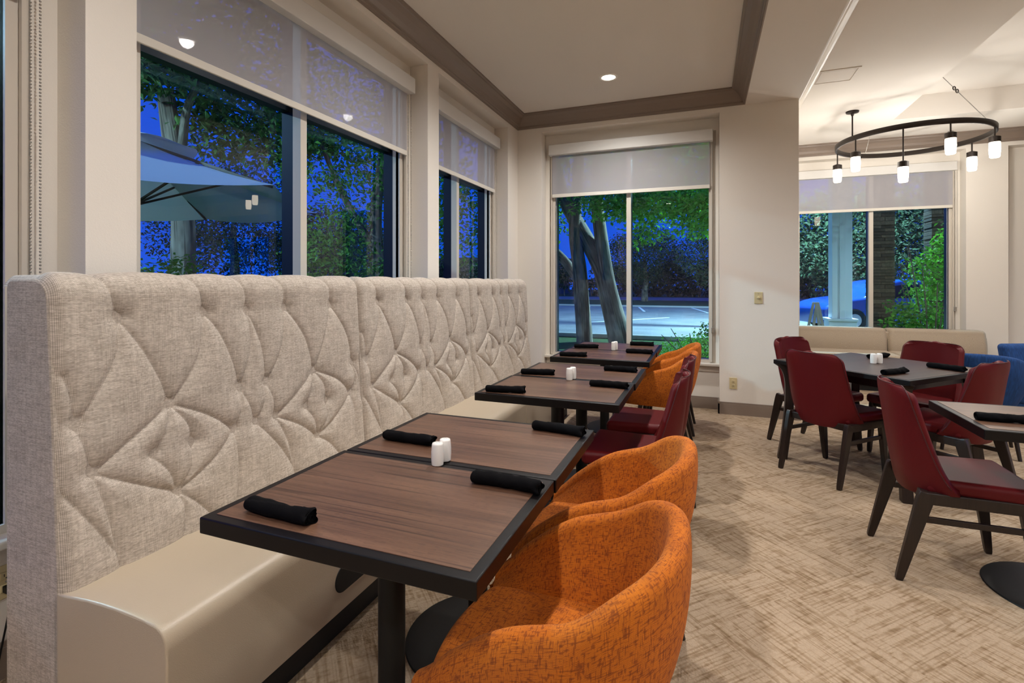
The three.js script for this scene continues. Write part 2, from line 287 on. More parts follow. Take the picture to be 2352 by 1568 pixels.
makeWindow('window_6', 'bay window at the right edge beyond the cream pier', W5[0], W5[1], 4.78, [0, 0, BC], 0);
[[-5.7, 'far'], [-2.1, 'middle'], [1.5, 'near']].forEach(([z, w], i) => makeWindow('window_' + (7 + i), `${w} window in the right wall outside the picture`, -1.03, 1.03, 0, [XR, 0, z], -Q));

// roller shades: cassette, cloth, hem bar, chain
function shade(label, a0, a1, pos, turn, drop = 2.385, chain = [0.52, 1]) {
  const t = thing('roller_shade', label, 'window shade', pos, turn);
  mk('cassette', rbox(a0 - 0.03, a1 + 0.03, 2.845, 2.965, 0.0, 0.095, 0.006), cassMat, t);
  mk('shade_cloth', uvm(new THREE.PlaneGeometry(a1 - a0, 2.85 - drop).translate((a0 + a1) / 2, (2.85 + drop) / 2, 0.035)), shadeMat, t);
  mk('hem_bar', rbox(a0, a1, drop - 0.035, drop + 0.005, 0.028, 0.042, 0.005), hemMat, t);
  for (const a of [a0 - 0.022, a1 + 0.006]) mk('side_channel', box(a, a + 0.016, 0.5, 2.85, 0.002, 0.02), frameMat, t);
  const c = [], n = Math.round((2.85 - chain[0]) / 0.012), sp = new THREE.SphereGeometry(0.0042, 6, 4), im = new THREE.InstancedMesh(sp, steel, n * 2), mm = new THREE.Matrix4();
  for (let i = 0; i < n * 2; i++) im.setMatrixAt(i, mm.makeTranslation((chain[1] > 0 ? a1 + 0.034 : a0 - 0.034) + (i % 2 ? 0.014 : -0.008), 2.85 - Math.floor(i / 2) * 0.012, 0.03 + (i % 2 ? 0.012 : 0)));
  im.name = 'beaded_chain'; im.userData.kind = 'stuff'; im.castShadow = im.receiveShadow = true; t.add(im);
  mk('chain_clip', rbox(chain[1] > 0 ? a1 + 0.015 : a0 - 0.045, chain[1] > 0 ? a1 + 0.045 : a0 - 0.015, chain[0] - 0.04, chain[0] + 0.02, 0, 0.04, 0.006), steel, t);
  return t;
}
shade('pale roller shade of the window at the left edge', -W0[1] - 0.05, -W0[0] + 0.03, [LC, 0, 0], Q, 2.385, [0.6, 1]);
shade('wide pale roller shade above the nearest banquette', -W1[1] - 0.05, -W1[0] + 0.05, [LC, 0, 0], Q);
shade('pale roller shade on the narrow corner window', -W2[1] - 0.04, -W2[0] + 0.05, [LC, 0, 0], Q);
shade('pale roller shade half over the tree window in the end wall', W3[0] - 0.03, W3[1] + 0.01, [0, 0, FC], 0, 2.385, [0.85, 1]);
shade('pale roller shade behind the ring chandelier', W4[0] - 0.03, W4[1] + 0.03, [0, 0, BC], 0, 2.385, [1.0, 1]);
shade('pale roller shade of the window at the right edge', W5[0] - 0.03, W5[1] + 0.03, [0, 0, BC], 0, 2.385, [1.0, -1]);

// plates on the walls
{
  const t = thing('dimmer_switch', 'almond rotary dimmer plate on the cream pier', 'switch', [0.498, 1.193, FAR], 0);
  mk('plate', rbox(-0.038, 0.038, -0.059, 0.059, 0, 0.007, 0.004), almond, t);
  mk('knob', lathe([[0, 0.02], [0.011, 0.02], [0.013, 0.016], [0.0135, 0]], 24).rotateX(Q).translate(0, 0.003, 0.006), almond, t);
  for (const y of [-0.042, 0.042]) mk('screw', new THREE.SphereGeometry(0.003, 8, 6).translate(0, y, 0.007), steel, t);
  const outlet = (label, pos, turn, plug) => {
    const o = thing('wall_outlet', label, 'outlet', pos, turn);
    mk('plate', rbox(-0.036, 0.036, -0.058, 0.058, 0, 0.006, 0.003), almond, o);
    for (const y of [-0.021, 0.021]) {
      const s = mk('socket', rbox(-0.016, 0.016, y - 0.014, y + 0.014, 0, 0.009, 0.004), almond, o);
      mk('slot', merge([box(-0.007, -0.005, y - 0.002, y + 0.007, 0.005, 0.0095), box(0.005, 0.007, y - 0.002, y + 0.007, 0.005, 0.0095), box(-0.002, 0.002, y - 0.009, y - 0.005, 0.005, 0.0095)]), holeMat, s);
    }
    mk('screw', new THREE.SphereGeometry(0.003, 8, 6).translate(0, 0, 0.006), steel, o);
    return o;
  };
  outlet('almond duplex outlet low on the cream pier', [0.266, 0.319, FAR], 0);
  outlet('almond outlet under the left window beside the banquette end', [LC, 0.325, -0.995], Q);
  const c = thing('power_plug', 'black plug and cord in the outlet beside the banquette end', 'plug', [LC + 0.009, 0.304, -0.995], Q);
  mk('plug_body', rbox(-0.012, 0.012, -0.012, 0.012, 0, 0.03, 0.004), blackMetal, c);
  mk('cord', tube([V(0, -0.006, 0.026), V(-0.01, -0.07, 0.035), V(-0.03, -0.2, 0.03), V(-0.05, -0.298, 0.04)], 0.003, 20, 6), blackMetal, c);
}
{ // ceiling access panel and sprinkler heads
  const t = thing('access_panel', 'flush square access panel in the ceiling by the crown moulding', 'panel', [1.15, CEIL, -5.55]);
  mk('panel', box(-0.14, 0.14, -0.004, 0, -0.14, 0.14), ceilMat, t);
  mk('rim', merge([box(-0.17, -0.15, -0.006, 0, -0.17, 0.17), box(0.15, 0.17, -0.006, 0, -0.17, 0.17), box(-0.15, 0.15, -0.006, 0, -0.17, -0.15), box(-0.15, 0.15, -0.006, 0, 0.15, 0.17)]), ceilMat, t);
  const s = thing('sprinkler_head', 'small brass sprinkler head on the ceiling above the bay window', 'sprinkler', [2.962, CEIL, -8.12]);
  mk('escutcheon', lathe([[0, -0.006], [0.03, -0.005], [0.034, 0]], 20), steel, s);
  mk('frame', merge([tube([V(-0.006, -0.004, 0), V(-0.014, -0.022, 0), V(0, -0.042, 0)], 0.0025, 8, 6), tube([V(0.006, -0.004, 0), V(0.014, -0.022, 0), V(0, -0.042, 0)], 0.0025, 8, 6)]), steel, s);
  mk('deflector', cyl(0.014, 0.014, -0.045, -0.042), steel, s);
}

// ------------------------------------------------------------------ recessed downlights
function downlight(label, x, y, z, cd = DOWNLIGHT) {
  const t = thing('recessed_downlight', label, 'downlight', [x, y, z], 0, undefined);
  mk('trim_ring', lathe([[0.062, 0.0], [0.064, -0.006], [0.074, -0.008], [0.09, -0.004], [0.092, 0]], 40), M({ color: '#f2eee6', roughness: 0.4 }), t);
  mk('lens', new THREE.CircleGeometry(0.063, 32).rotateX(Q).translate(0, -0.002, 0), lensGlow, t);
  const l = new THREE.SpotLight(WARM, cd, 0, 1.38, 0.8, 2); l.position.set(x, y - 0.02, z); l.target.position.set(x, 0, z); l.castShadow = true; l.shadow.radius = 2.6; l.name = t.name + '_beam';
  scene.add(l, l.target);
}
downlight('recessed downlight in the tray ceiling over the far tables', -0.86, CEIL, -4.81);
downlight('recessed downlight in the tray ceiling over the middle tables', -0.86, CEIL, -2.85);
downlight('recessed downlight in the tray ceiling over the nearest tables', -0.86, CEIL, -0.89, 8);
downlight('recessed downlight in the tray ceiling behind the viewer', -0.86, CEIL, 1.2);
downlight('recessed downlight over the aisle, just outside the top of the picture', 1.55, CEIL, -1.9, 6.5);
downlight('recessed downlight over the aisle, behind the viewer', 1.55, CEIL, 1.2, 10);
for (const [x, z, w] of [[3.0, -2.2, 'near left'], [3.0, -4.7, 'far left'], [5.4, -2.2, 'near right'], [5.4, -4.7, 'far right'], [3.0, 1.0, 'back left'], [5.4, 1.0, 'back right']]) downlight(`recessed downlight in the coffer, ${w} of six outside the picture`, x, 3.56, z);

// ------------------------------------------------------------------ tufted banquette: three units 1.375 m long
const ROWS = [[1.238, [0.182, 0.479, 0.667, 0.868, 1.16]], [0.93, [0.052, 0.335, 0.618, 0.747, 1.025, 1.303]], [0.775, [0.091, 0.27, 0.41, 0.585, 0.685, 0.787, 0.964, 1.103, 1.28]], [0.62, [0.35, 1.029]]];
// stitched seams, each a run of points (distance from the unit's near end, height)
const SEAMS = [[0.182,1.228,0.224,1.165,0.267,1.09,0.307,1.003,0.335,0.925],[0.132,1.42,0.16,1.31,0.182,1.228],[0.425,1.42,0.462,1.31,0.479,1.237],[0.626,1.42,0.66,1.3,0.666,1.238],[0.834,1.42,0.86,1.31,0.868,1.239],[1.123,1.42,1.155,1.31,1.16,1.239],[0.479,1.237,0.536,1.153,0.587,1.034,0.618,0.929],[0.666,1.238,0.67,1.086,0.618,0.929],[0.666,1.238,0.723,1.091,0.747,0.927],[0.868,1.239,0.969,1.1,1.025,0.932],[0.868,1.239,0.826,1.056,0.747,0.927],[1.16,1.239,1.263,1.084,1.303,0.935],[1.16,1.239,1.097,1.074,1.025,0.932],[0.182,1.228,0.162,1.113,0.052,0.919],[0.335,0.925,0.466,0.861,0.585,0.771],[0.335,0.925,0.398,0.835,0.41,0.775],[0.335,0.925,0.313,0.84,0.27,0.764],[0.335,0.925,0.183,0.834,0.091,0.77],[0.479,1.237,0.434,1.066,0.335,0.925],[0.618,0.929,0.615,0.841,0.585,0.771],[0.618,0.929,0.66,0.846,0.685,0.776],[0.747,0.927,0.729,0.847,0.685,0.776],[0.747,0.927,0.779,0.848,0.787,0.772],[1.025,0.932,1.185,0.86,1.28,0.774],[1.025,0.932,1.082,0.859,1.103,0.778],[1.025,0.932,1.002,0.849,0.964,0.777],[1.025,0.932,0.888,0.836,0.787,0.772],[1.303,0.935,1.317,0.843,1.28,0.774],[1.303,0.935,1.344,0.852,1.36,0.752],[0.27,0.764,0.321,0.698,0.35,0.619],[0.41,0.775,0.396,0.686,0.35,0.619],[0.585,0.771,0.479,0.687,0.35,0.619],[0.585,0.771,0.593,0.629,0.565,0.45],[0.685,0.776,0.8,0.639,0.867,0.52,0.88,0.45],[0.787,0.772,0.845,0.648,0.867,0.52],[0.787,0.772,0.918,0.704,1.029,0.62],[0.964,0.777,1.017,0.691,1.029,0.62],[1.103,0.778,1.093,0.691,1.029,0.62],[1.28,0.774,1.143,0.678,1.029,0.62],[1.029,0.62,1.106,0.566,1.2,0.45],[1.28,0.774,1.303,0.666,1.275,0.45],[0.091,0.77,0.225,0.689,0.35,0.619],[0.35,0.619,0.41,0.563,0.5,0.45],[0.35,0.619,0.37,0.556,0.355,0.45],[0.091,0.77,0.126,0.633,0.155,0.45],[0.016,0.732,0.079,0.629,0.15,0.5],[0.052,0.919,0.073,0.85,0.091,0.77],[0.024,1.075,0.042,1.014,0.052,0.919]];
const SEGS = [];
for (const s of SEAMS) {
  const q = []; for (let i = 0; i < s.length; i += 2) q.push(V(s[i], s[i + 1], 0));
  const c = new THREE.CatmullRomCurve3(q).getPoints(10); for (let i = 0; i < c.length - 1; i++) SEGS.push([c[i].x, c[i].y, c[i + 1].x, c[i + 1].y]);
}
const TUFTS = []; for (const [y, xs] of ROWS) for (const x of xs) TUFTS.push([x, y]);
function tuft(s, y) { // depth below the padded surface
  let d = 9, e = 9;
  for (const [a, b, c, f] of SEGS) { if (Math.min(a, c) - s > d || s - Math.max(a, c) > d || Math.min(b, f) - y > d || y - Math.max(b, f) > d) continue; const vx = c - a, vy = f - b, t = Math.min(1, Math.max(0, ((s - a) * vx + (y - b) * vy) / (vx * vx + vy * vy + 1e-9))), h = Math.hypot(s - a - vx * t, y - b - vy * t); if (h < d) d = h; }
  for (const [a, b] of TUFTS) { const h = Math.hypot(s - a, (y - b) * 1.25); if (h < e) e = h; }
  return 0.006 * Math.exp(-d / 0.006) + 0.014 * Math.exp(-d / 0.038) + 0.021 * Math.exp(-e / 0.022) + 0.010 * Math.exp(-e / 0.075) - 0.011;
}
const UNIT = 1.375, BX = -1.70, TOPB = 1.375, RB = 0.075;
function backSheet() {
  const nu = 290, nv = 240, straight = TOPB - RB - 0.42, arc = RB * Q, top = 0.17, L = straight + arc + top;
  return grid(nu, nv, (u, v) => {
    const s = u * UNIT, l = v * L; let x, y, nx, ny;
    const lean = (yy) => BX - 0.05 * (yy - 0.5) / 0.78;
    if (l < straight) { y = 0.42 + l; x = lean(y); nx = 1; ny = 0; }
    else if (l < straight + arc) { const a = (l - straight) / RB; const x0 = lean(TOPB - RB) - RB; x = x0 + RB * Math.cos(a); y = TOPB - RB + RB * Math.sin(a); nx = Math.cos(a); ny = Math.sin(a); }
    else { x = lean(TOPB - RB) - RB - (l - straight - arc); y = TOPB; nx = 0; ny = 1; }
    const yy = 0.42 + l, fade = 1 - sm((l - straight - arc * 0.9) / 0.06);
    let d = tuft(s, yy) * fade;
    const edge = Math.min(s, UNIT - s); d += 0.032 * Math.pow(Math.max(0, 1 - edge / 0.032), 2) + 0.006 * Math.exp(-edge / 0.05);
    return [x - nx * d, y - ny * d, -s, s, l];
  }, false, true);
}
const sheet = backSheet();
const bodyG = (() => { // upholstered end and rear of the back
  const sh = new THREE.Shape(); const f = BX - 0.028;
  sh.moveTo(-1.975, 0.02); sh.lineTo(f + 0.004, 0.02); sh.lineTo(f, 0.5); sh.lineTo(f - 0.05, TOPB - 0.09); sh.quadraticCurveTo(f - 0.055, TOPB - 0.025, f - 0.12, TOPB - 0.022); sh.lineTo(-1.955, TOPB - 0.022); sh.quadraticCurveTo(-1.975, TOPB - 0.025, -1.975, TOPB - 0.05); sh.closePath();
  return uvm(new THREE.ExtrudeGeometry(sh, { depth: UNIT - 0.016, bevelEnabled: true, bevelSize: 0.008, bevelThickness: 0.008, bevelSegments: 2, curveSegments: 8 }).translate(0, 0, -UNIT + 0.008));
})();
const seatG = (() => {
  const sh = new THREE.Shape(), x0 = -1.74, x1 = -1.286, y0 = 0.125, y1 = 0.462;
  sh.moveTo(x0, y0); sh.lineTo(x1 + 0.006, y0); sh.bezierCurveTo(x1 + 0.010, 0.2, x1 + 0.010, 0.3, x1 + 0.006, y1 - 0.05); sh.bezierCurveTo(x1 + 0.003, y1 - 0.015, x1 - 0.012, y1 - 0.002, x1 - 0.045, y1 + 0.003); sh.bezierCurveTo(x1 - 0.18, y1 + 0.015, x1 - 0.3, y1 + 0.010, x0, y1 - 0.010); sh.closePath();
  const g = new THREE.ExtrudeGeometry(sh, { depth: UNIT - 0.012, steps: 1, bevelEnabled: true, bevelSize: 0.006, bevelThickness: 0.006, bevelSegments: 3, curveSegments: 14 });
  g.translate(0, 0, -UNIT + 0.006);
  return uvm(toCreased(g));
})();
function toCreased(g0) { // smooth normals across shallow edges
  const g = flat(g0), p = g.attributes.position, map = new Map(), fn = [], key = (i) => `${Math.round(p.getX(i) * 5e3)},${Math.round(p.getY(i) * 5e3)},${Math.round(p.getZ(i) * 5e3)}`;
  for (let i = 0; i < p.count; i += 3) { const a = V(p.getX(i), p.getY(i), p.getZ(i)), n = V(p.getX(i + 1), p.getY(i + 1), p.getZ(i + 1)).sub(a).cross(V(p.getX(i + 2), p.getY(i + 2), p.getZ(i + 2)).sub(a)); fn.push(n); for (let k = 0; k < 3; k++) { const q = key(i + k); (map.get(q) ?? map.set(q, []).get(q)).push(i / 3); } }
  const N = new Float32Array(p.count * 3);
  for (let i = 0; i < p.count; i++) { const f = fn[Math.floor(i / 3)], fu = f.clone().normalize(), s = V(0, 0, 0); for (const j of map.get(key(i))) if (fn[j].clone().normalize().dot(fu) > 0.6) s.add(fn[j]); s.normalize(); N.set([s.x, s.y, s.z], i * 3); }
  g.setAttribute('normal', new THREE.BufferAttribute(N, 3)); return g;
}
const UL = ['nearest tufted beige banquette unit behind the front tables', 'middle tufted beige banquette unit of the row of three', 'farthest tufted beige banquette unit next to the room corner'];
for (let k = 0; k < 3; k++) {
  const t = thing('banquette_unit', UL[k], 'banquette', [0, 0, -0.88 - k * UNIT], 0, 'tufted banquette units along the windows');
  mk('backrest', sheet, linen, t).userData.label = 'button-tufted woven beige back';
  mk('back_frame', bodyG, linen, t);
  const s = mk('seat', seatG, vinyl, t); s.userData.label = 'smooth cream vinyl seat';
  mk('piping', merge([0.004, UNIT - 0.004].map((z) => tube([V(-1.70, 0.456, -z), V(-1.5, 0.473, -z), V(-1.34, 0.467, -z), V(-1.30, 0.455, -z), V(-1.280, 0.415, -z), V(-1.277, 0.3, -z), V(-1.279, 0.14, -z)], 0.0035, 40, 6))), vinylSeam, s);
  mk('plinth', box(-1.95, -1.315, 0, 0.135, -UNIT + 0.004, -0.004), blackPlinth, t);
  if (k === 0) { // grab slot in the seat front
    const sh = new THREE.Shape(), r = 0.047, L = 0.12; sh.absarc(-L, 0, r, Q, -Q, false); sh.absarc(L, 0, r, -Q, Q, false);
    mk('vent_slot', new THREE.ExtrudeGeometry(sh, { depth: 0.012, bevelEnabled: true, bevelSize: 0.004, bevelThickness: 0.003, bevelSegments: 2 }).rotateY(Q).translate(-1.2835, 0.238, -0.79), blackPlinth, s);
  }
}

// ------------------------------------------------------------------ dining tables with round bases
function makeTable(label, x, z, turn = 0) {
  const t = thing('dining_table', label, 'table', [x, 0, z], turn, undefined);
  mk('edge_band', rbox(-TW / 2, TW / 2, 0.712, 0.754, -TD / 2, TD / 2, 0.004), edgeMat, t);
  mk('top_panel', rbox(-TW / 2 + 0.027, TW / 2 - 0.027, 0.74, 0.7555, -TD / 2 + 0.027, TD / 2 - 0.027, 0.0008, 1), woodTop, t);
  mk('pedestal', merge([cyl(0.037, 0.037, 0.03, 0.70, 0, 0, 32), cyl(0.055, 0.038, 0.012, 0.04, 0, 0, 32)]), blackMetal, t);
  mk('mounting_plate', box(-0.15, 0.15, 0.698, 0.712, -0.15, 0.15), blackMetal, t);
  mk('base', lathe([[0, 0.018], [0.2, 0.014], [0.268, 0.008], [0.272, 0.003], [0.27, 0], [0, 0]], 64), blackMetal, t);
  return t;
}
const TW = 0.775, TD = 0.552;
const tb = makeTable('nearest dark-edged wooden table at the front of the banquette row', -0.8125, -1.188);
const TABLES = [['second dark-edged table, touching the nearest one', -0.8075, -1.745], ['third dark-edged table, in front of the first red chair of the banquette row', -0.778, -2.75], ['fourth dark-edged table, touching the third in the banquette row', -0.770, -3.305], ['fifth dark-edged table, in the pair nearest the end window', -0.776, -4.16], ['sixth dark-edged table, closest to the end window', -0.77, -4.715], ['dark-edged table cut off by the right edge of the picture', 1.4425, -2.865]];
for (const [l, x, z] of TABLES) dup(tb, l, [x, 0, z], 0);

// ------------------------------------------------------------------ square table with sabre legs, turned 45 degrees
{
  const t = thing('square_table', 'square dark table turned cornerwise among four red chairs', 'table', [1.156, 0, -4.37], Math.PI / 4), h = 0.47;
  mk('edge_band', rbox(-h, h, 0.722, 0.754, -h, h, 0.004), edgeMat, t);
  mk('top_panel', rbox(-h + 0.02, h - 0.02, 0.74, 0.7555, -h + 0.02, h - 0.02, 0.0008, 1), woodDark, t);
  mk('apron', merge([box(-0.36, 0.36, 0.66, 0.722, -0.37, -0.345), box(-0.36, 0.36, 0.66, 0.722, 0.345, 0.37), box(-0.37, -0.345, 0.66, 0.722, -0.36, 0.36), box(0.345, 0.37, 0.66, 0.722, -0.36, 0.36)]), darkWood, t);
  const sh = new THREE.Shape(); // profile in the plane through the corner: r outwards, y up
  sh.moveTo(0.655, 0.722); sh.bezierCurveTo(0.60, 0.70, 0.585, 0.64, 0.582, 0.55); sh.bezierCurveTo(0.578, 0.40, 0.60, 0.2, 0.635, 0.0); sh.lineTo(0.575, 0.0); sh.bezierCurveTo(0.55, 0.2, 0.525, 0.40, 0.525, 0.55); sh.lineTo(0.50, 0.722); sh.closePath();
  const leg = toCreased(new THREE.ExtrudeGeometry(sh, { depth: 0.052, bevelEnabled: true, bevelSize: 0.003, bevelThickness: 0.003, bevelSegments: 2, curveSegments: 12 }).translate(0, 0, -0.026));
  for (let k = 0; k < 4; k++) mk('leg', uvm(leg.clone().rotateY(Math.PI / 4 + k * Q)), darkWood, t);
}

// ------------------------------------------------------------------ orange tub chair, facing local +z
function makeTub(label, mat, name, cat) {
  const t = thing(name, label, cat);
  // plan of the shell: a in [-1, 1], arm front - back - arm front
  const plan = (a) => { // returns x, z, outward normal
    const s = Math.abs(a), sg = Math.sign(a) || 1; const W = 0.284;
    if (s > 0.58) { const k = (s - 0.58) / 0.42; const x = W - 0.035 * k * k; return [sg * x, -0.02 + 0.325 * k, sg, 0.1 * k]; }
    const th = s / 0.58 * Q, n = 0.78, cx = Math.pow(Math.sin(th), n) * W, cz = -0.02 - Math.pow(Math.cos(th), 0.86) * 0.245; return [sg * cx, cz, sg * Math.sin(th), -Math.cos(th)];
  };
  const rim = (a) => { const s = Math.abs(a); const K = [[0, 0.795], [0.15, 0.79], [0.3, 0.772], [0.38, 0.755], [0.447, 0.733], [0.5, 0.708], [0.545, 0.69], [0.606, 0.68], [0.652, 0.671], [0.729, 0.648], [0.763, 0.63], [0.851, 0.582], [0.962, 0.51], [1, 0.46]]; for (let i = 1; i < K.length; i++) if (s <= K[i][0]) { const k = (s - K[i - 1][0]) / (K[i][0] - K[i - 1][0]); return lerp(K[i - 1][1], K[i][1], k); } return 0.47; };
  const rimS = (a) => { let v = 0; for (let k = -3; k <= 3; k++) v += rim(Math.max(-1, Math.min(1, a + k * 0.022))); return v / 7; };
  const th = 0.052, Y0 = 0.375;
  const prof = []; // 0..1 outer bottom -> rim -> inner seat
  const NP = 46;
  const pt = (a, v) => {
    const [x, z, nx, nz] = plan(a), nl = Math.hypot(nx, nz), h = rimS(a), R = th / 2;
    let off, y;                                       // off: inward offset from outer rim line
    if (v < 0.42) { const k = v / 0.42; y = lerp(Y0, h - R, k); off = 0.075 * Math.pow(1 - k, 1.6) - 0.012 * Math.sin(k * Math.PI); }
    else if (v < 0.58) { const q = (v - 0.42) / 0.16 * Math.PI; y = h - R + R * Math.sin(q); off = R - R * Math.cos(q); }
    else { const k = (v - 0.58) / 0.42; y = lerp(h - R, 0.43, k); off = th + 0.028 * Math.sin(k * Math.PI * 0.5) + 0.035 * k * k; }
    const bottomPull = v < 0.42 ? 0.03 * Math.pow(1 - v / 0.42, 2) : 0;
    return [x - nx / nl * off, y, z - nz / nl * off + bottomPull * 0.4];
  };
  let len = 0; const NA = 110, arcs = [0]; for (let i = 1; i <= NA; i++) { const p = plan(-1 + 2 * (i - 1) / NA), q = plan(-1 + 2 * i / NA); len += Math.hypot(p[0] - q[0], p[1] - q[1]); arcs.push(len); }
  const shellG = grid(NA, NP, (u, v) => { const a = -1 + 2 * u, p = pt(a, v); return [...p, arcs[Math.round(u * NA)], v * 0.75]; }, false, false);
  mk('shell', shellG, mat, t);
  // rounded ends where the arms run down to the seat
  for (const s of [-1, 1]) { const ring = []; for (let i = 0; i <= NP; i++) ring.push(pt(s, i / NP)); const c = ring.reduce((m, q) => m.map((w, k) => w + q[k] / ring.length), [0, 0, 0]); c[2] += 0.012;
    mk('arm_end', grid(NP, 4, (u, v) => { const q = ring[Math.round(u * NP)], k = Math.sin(v * Q); return [lerp(q[0], c[0], k), lerp(q[1], c[1], k), q[2] + (1 - Math.cos(v * Q)) * 0.012, q[0] + u * 0.4, q[1] + v * 0.03]; }, false, s > 0), mat, t); }
  // seat cushion, following the inside of the shell
  const SN = 64, edge = []; for (let i = 0; i <= SN; i++) { const a = -1 + 2 * i / SN, [x, z, nx, nz] = plan(a), nl = Math.hypot(nx, nz); edge.push([x - nx / nl * 0.075, z - nz / nl * 0.075]); }
  const F = edge[SN], front = []; for (let i = 1; i < 24; i++) { const k = i / 24; front.push([lerp(F[0], edge[0][0], k), F[1] + 0.03 * Math.sin(k * Math.PI) ** 0.7]); }
  const loop = [...edge, ...front, edge[0]], LN = loop.length - 1;
  mk('seat_cushion', grid(LN, 16, (u, v) => { const q = loop[Math.round(u * LN)], cz = 0.02; // from the bottom rim, round the edge, to the crown
    let k, y; if (v < 0.25) { k = 1; y = lerp(0.40, 0.435, v / 0.25); } else if (v < 0.6) { const w = (v - 0.25) / 0.35 * Q; k = 1 - 0.10 * (1 - Math.cos(w)); y = 0.435 + 0.028 * Math.sin(w); } else { const w = (v - 0.6) / 0.4; k = 0.90 * (1 - w); y = 0.463 + 0.014 * sm(w * 1.4); }
    const X = q[0] * k, Z = cz + (q[1] - cz) * k; return [X, y, Z, X + 0.4, Z + (1 - v) * 0.03]; }, true, true), mat, t);
  mk('underside', grid(LN, 3, (u, v) => { const q = loop[Math.round(u * LN)], k = (1 - v) * 0.97, X = q[0] * k, Z = 0.02 + (q[1] - 0.02) * k; return [X, 0.40 - v * 0.012, Z, X, Z]; }, true, false), mat, t);
  for (const [sx, sz] of [[-1, -1], [1, -1], [-1, 1], [1, 1]]) mk('leg', new THREE.Mesh(uvm((() => { const a = V(sx * 0.165, 0.40, sz > 0 ? 0.16 : -0.12), b = V(sx * 0.215, 0, sz > 0 ? 0.215 : -0.205); const g = new THREE.CylinderGeometry(0.019, 0.0115, a.distanceTo(b), 16); const d = a.clone().sub(b).normalize(); g.applyQuaternion(new THREE.Quaternion().setFromUnitVectors(V(0, 1, 0), d)); return g.translate((a.x + b.x) / 2, (a.y + b.y) / 2, (a.z + b.z) / 2); })())).geometry, darkWood, t);
  return t;
}
const tub = makeTub('orange tweed tub chair nearest the viewer', orangeMat, 'tub_chair', 'chair');
tub.position.set(-0.295, 0, -1.195); tub.rotation.y = -Q - 0.02;
dup(tub, 'second orange tweed tub chair, beside the nearest one', [-0.29, 0, -1.805], -Q + 0.02);
dup(tub, 'orange tweed tub chair just beyond the red chairs', [-0.315, 0, -4.30], -Q + 0.03);
dup(tub, 'orange tweed tub chair farthest away, next to the end window', [-0.30, 0, -4.91], -Q);

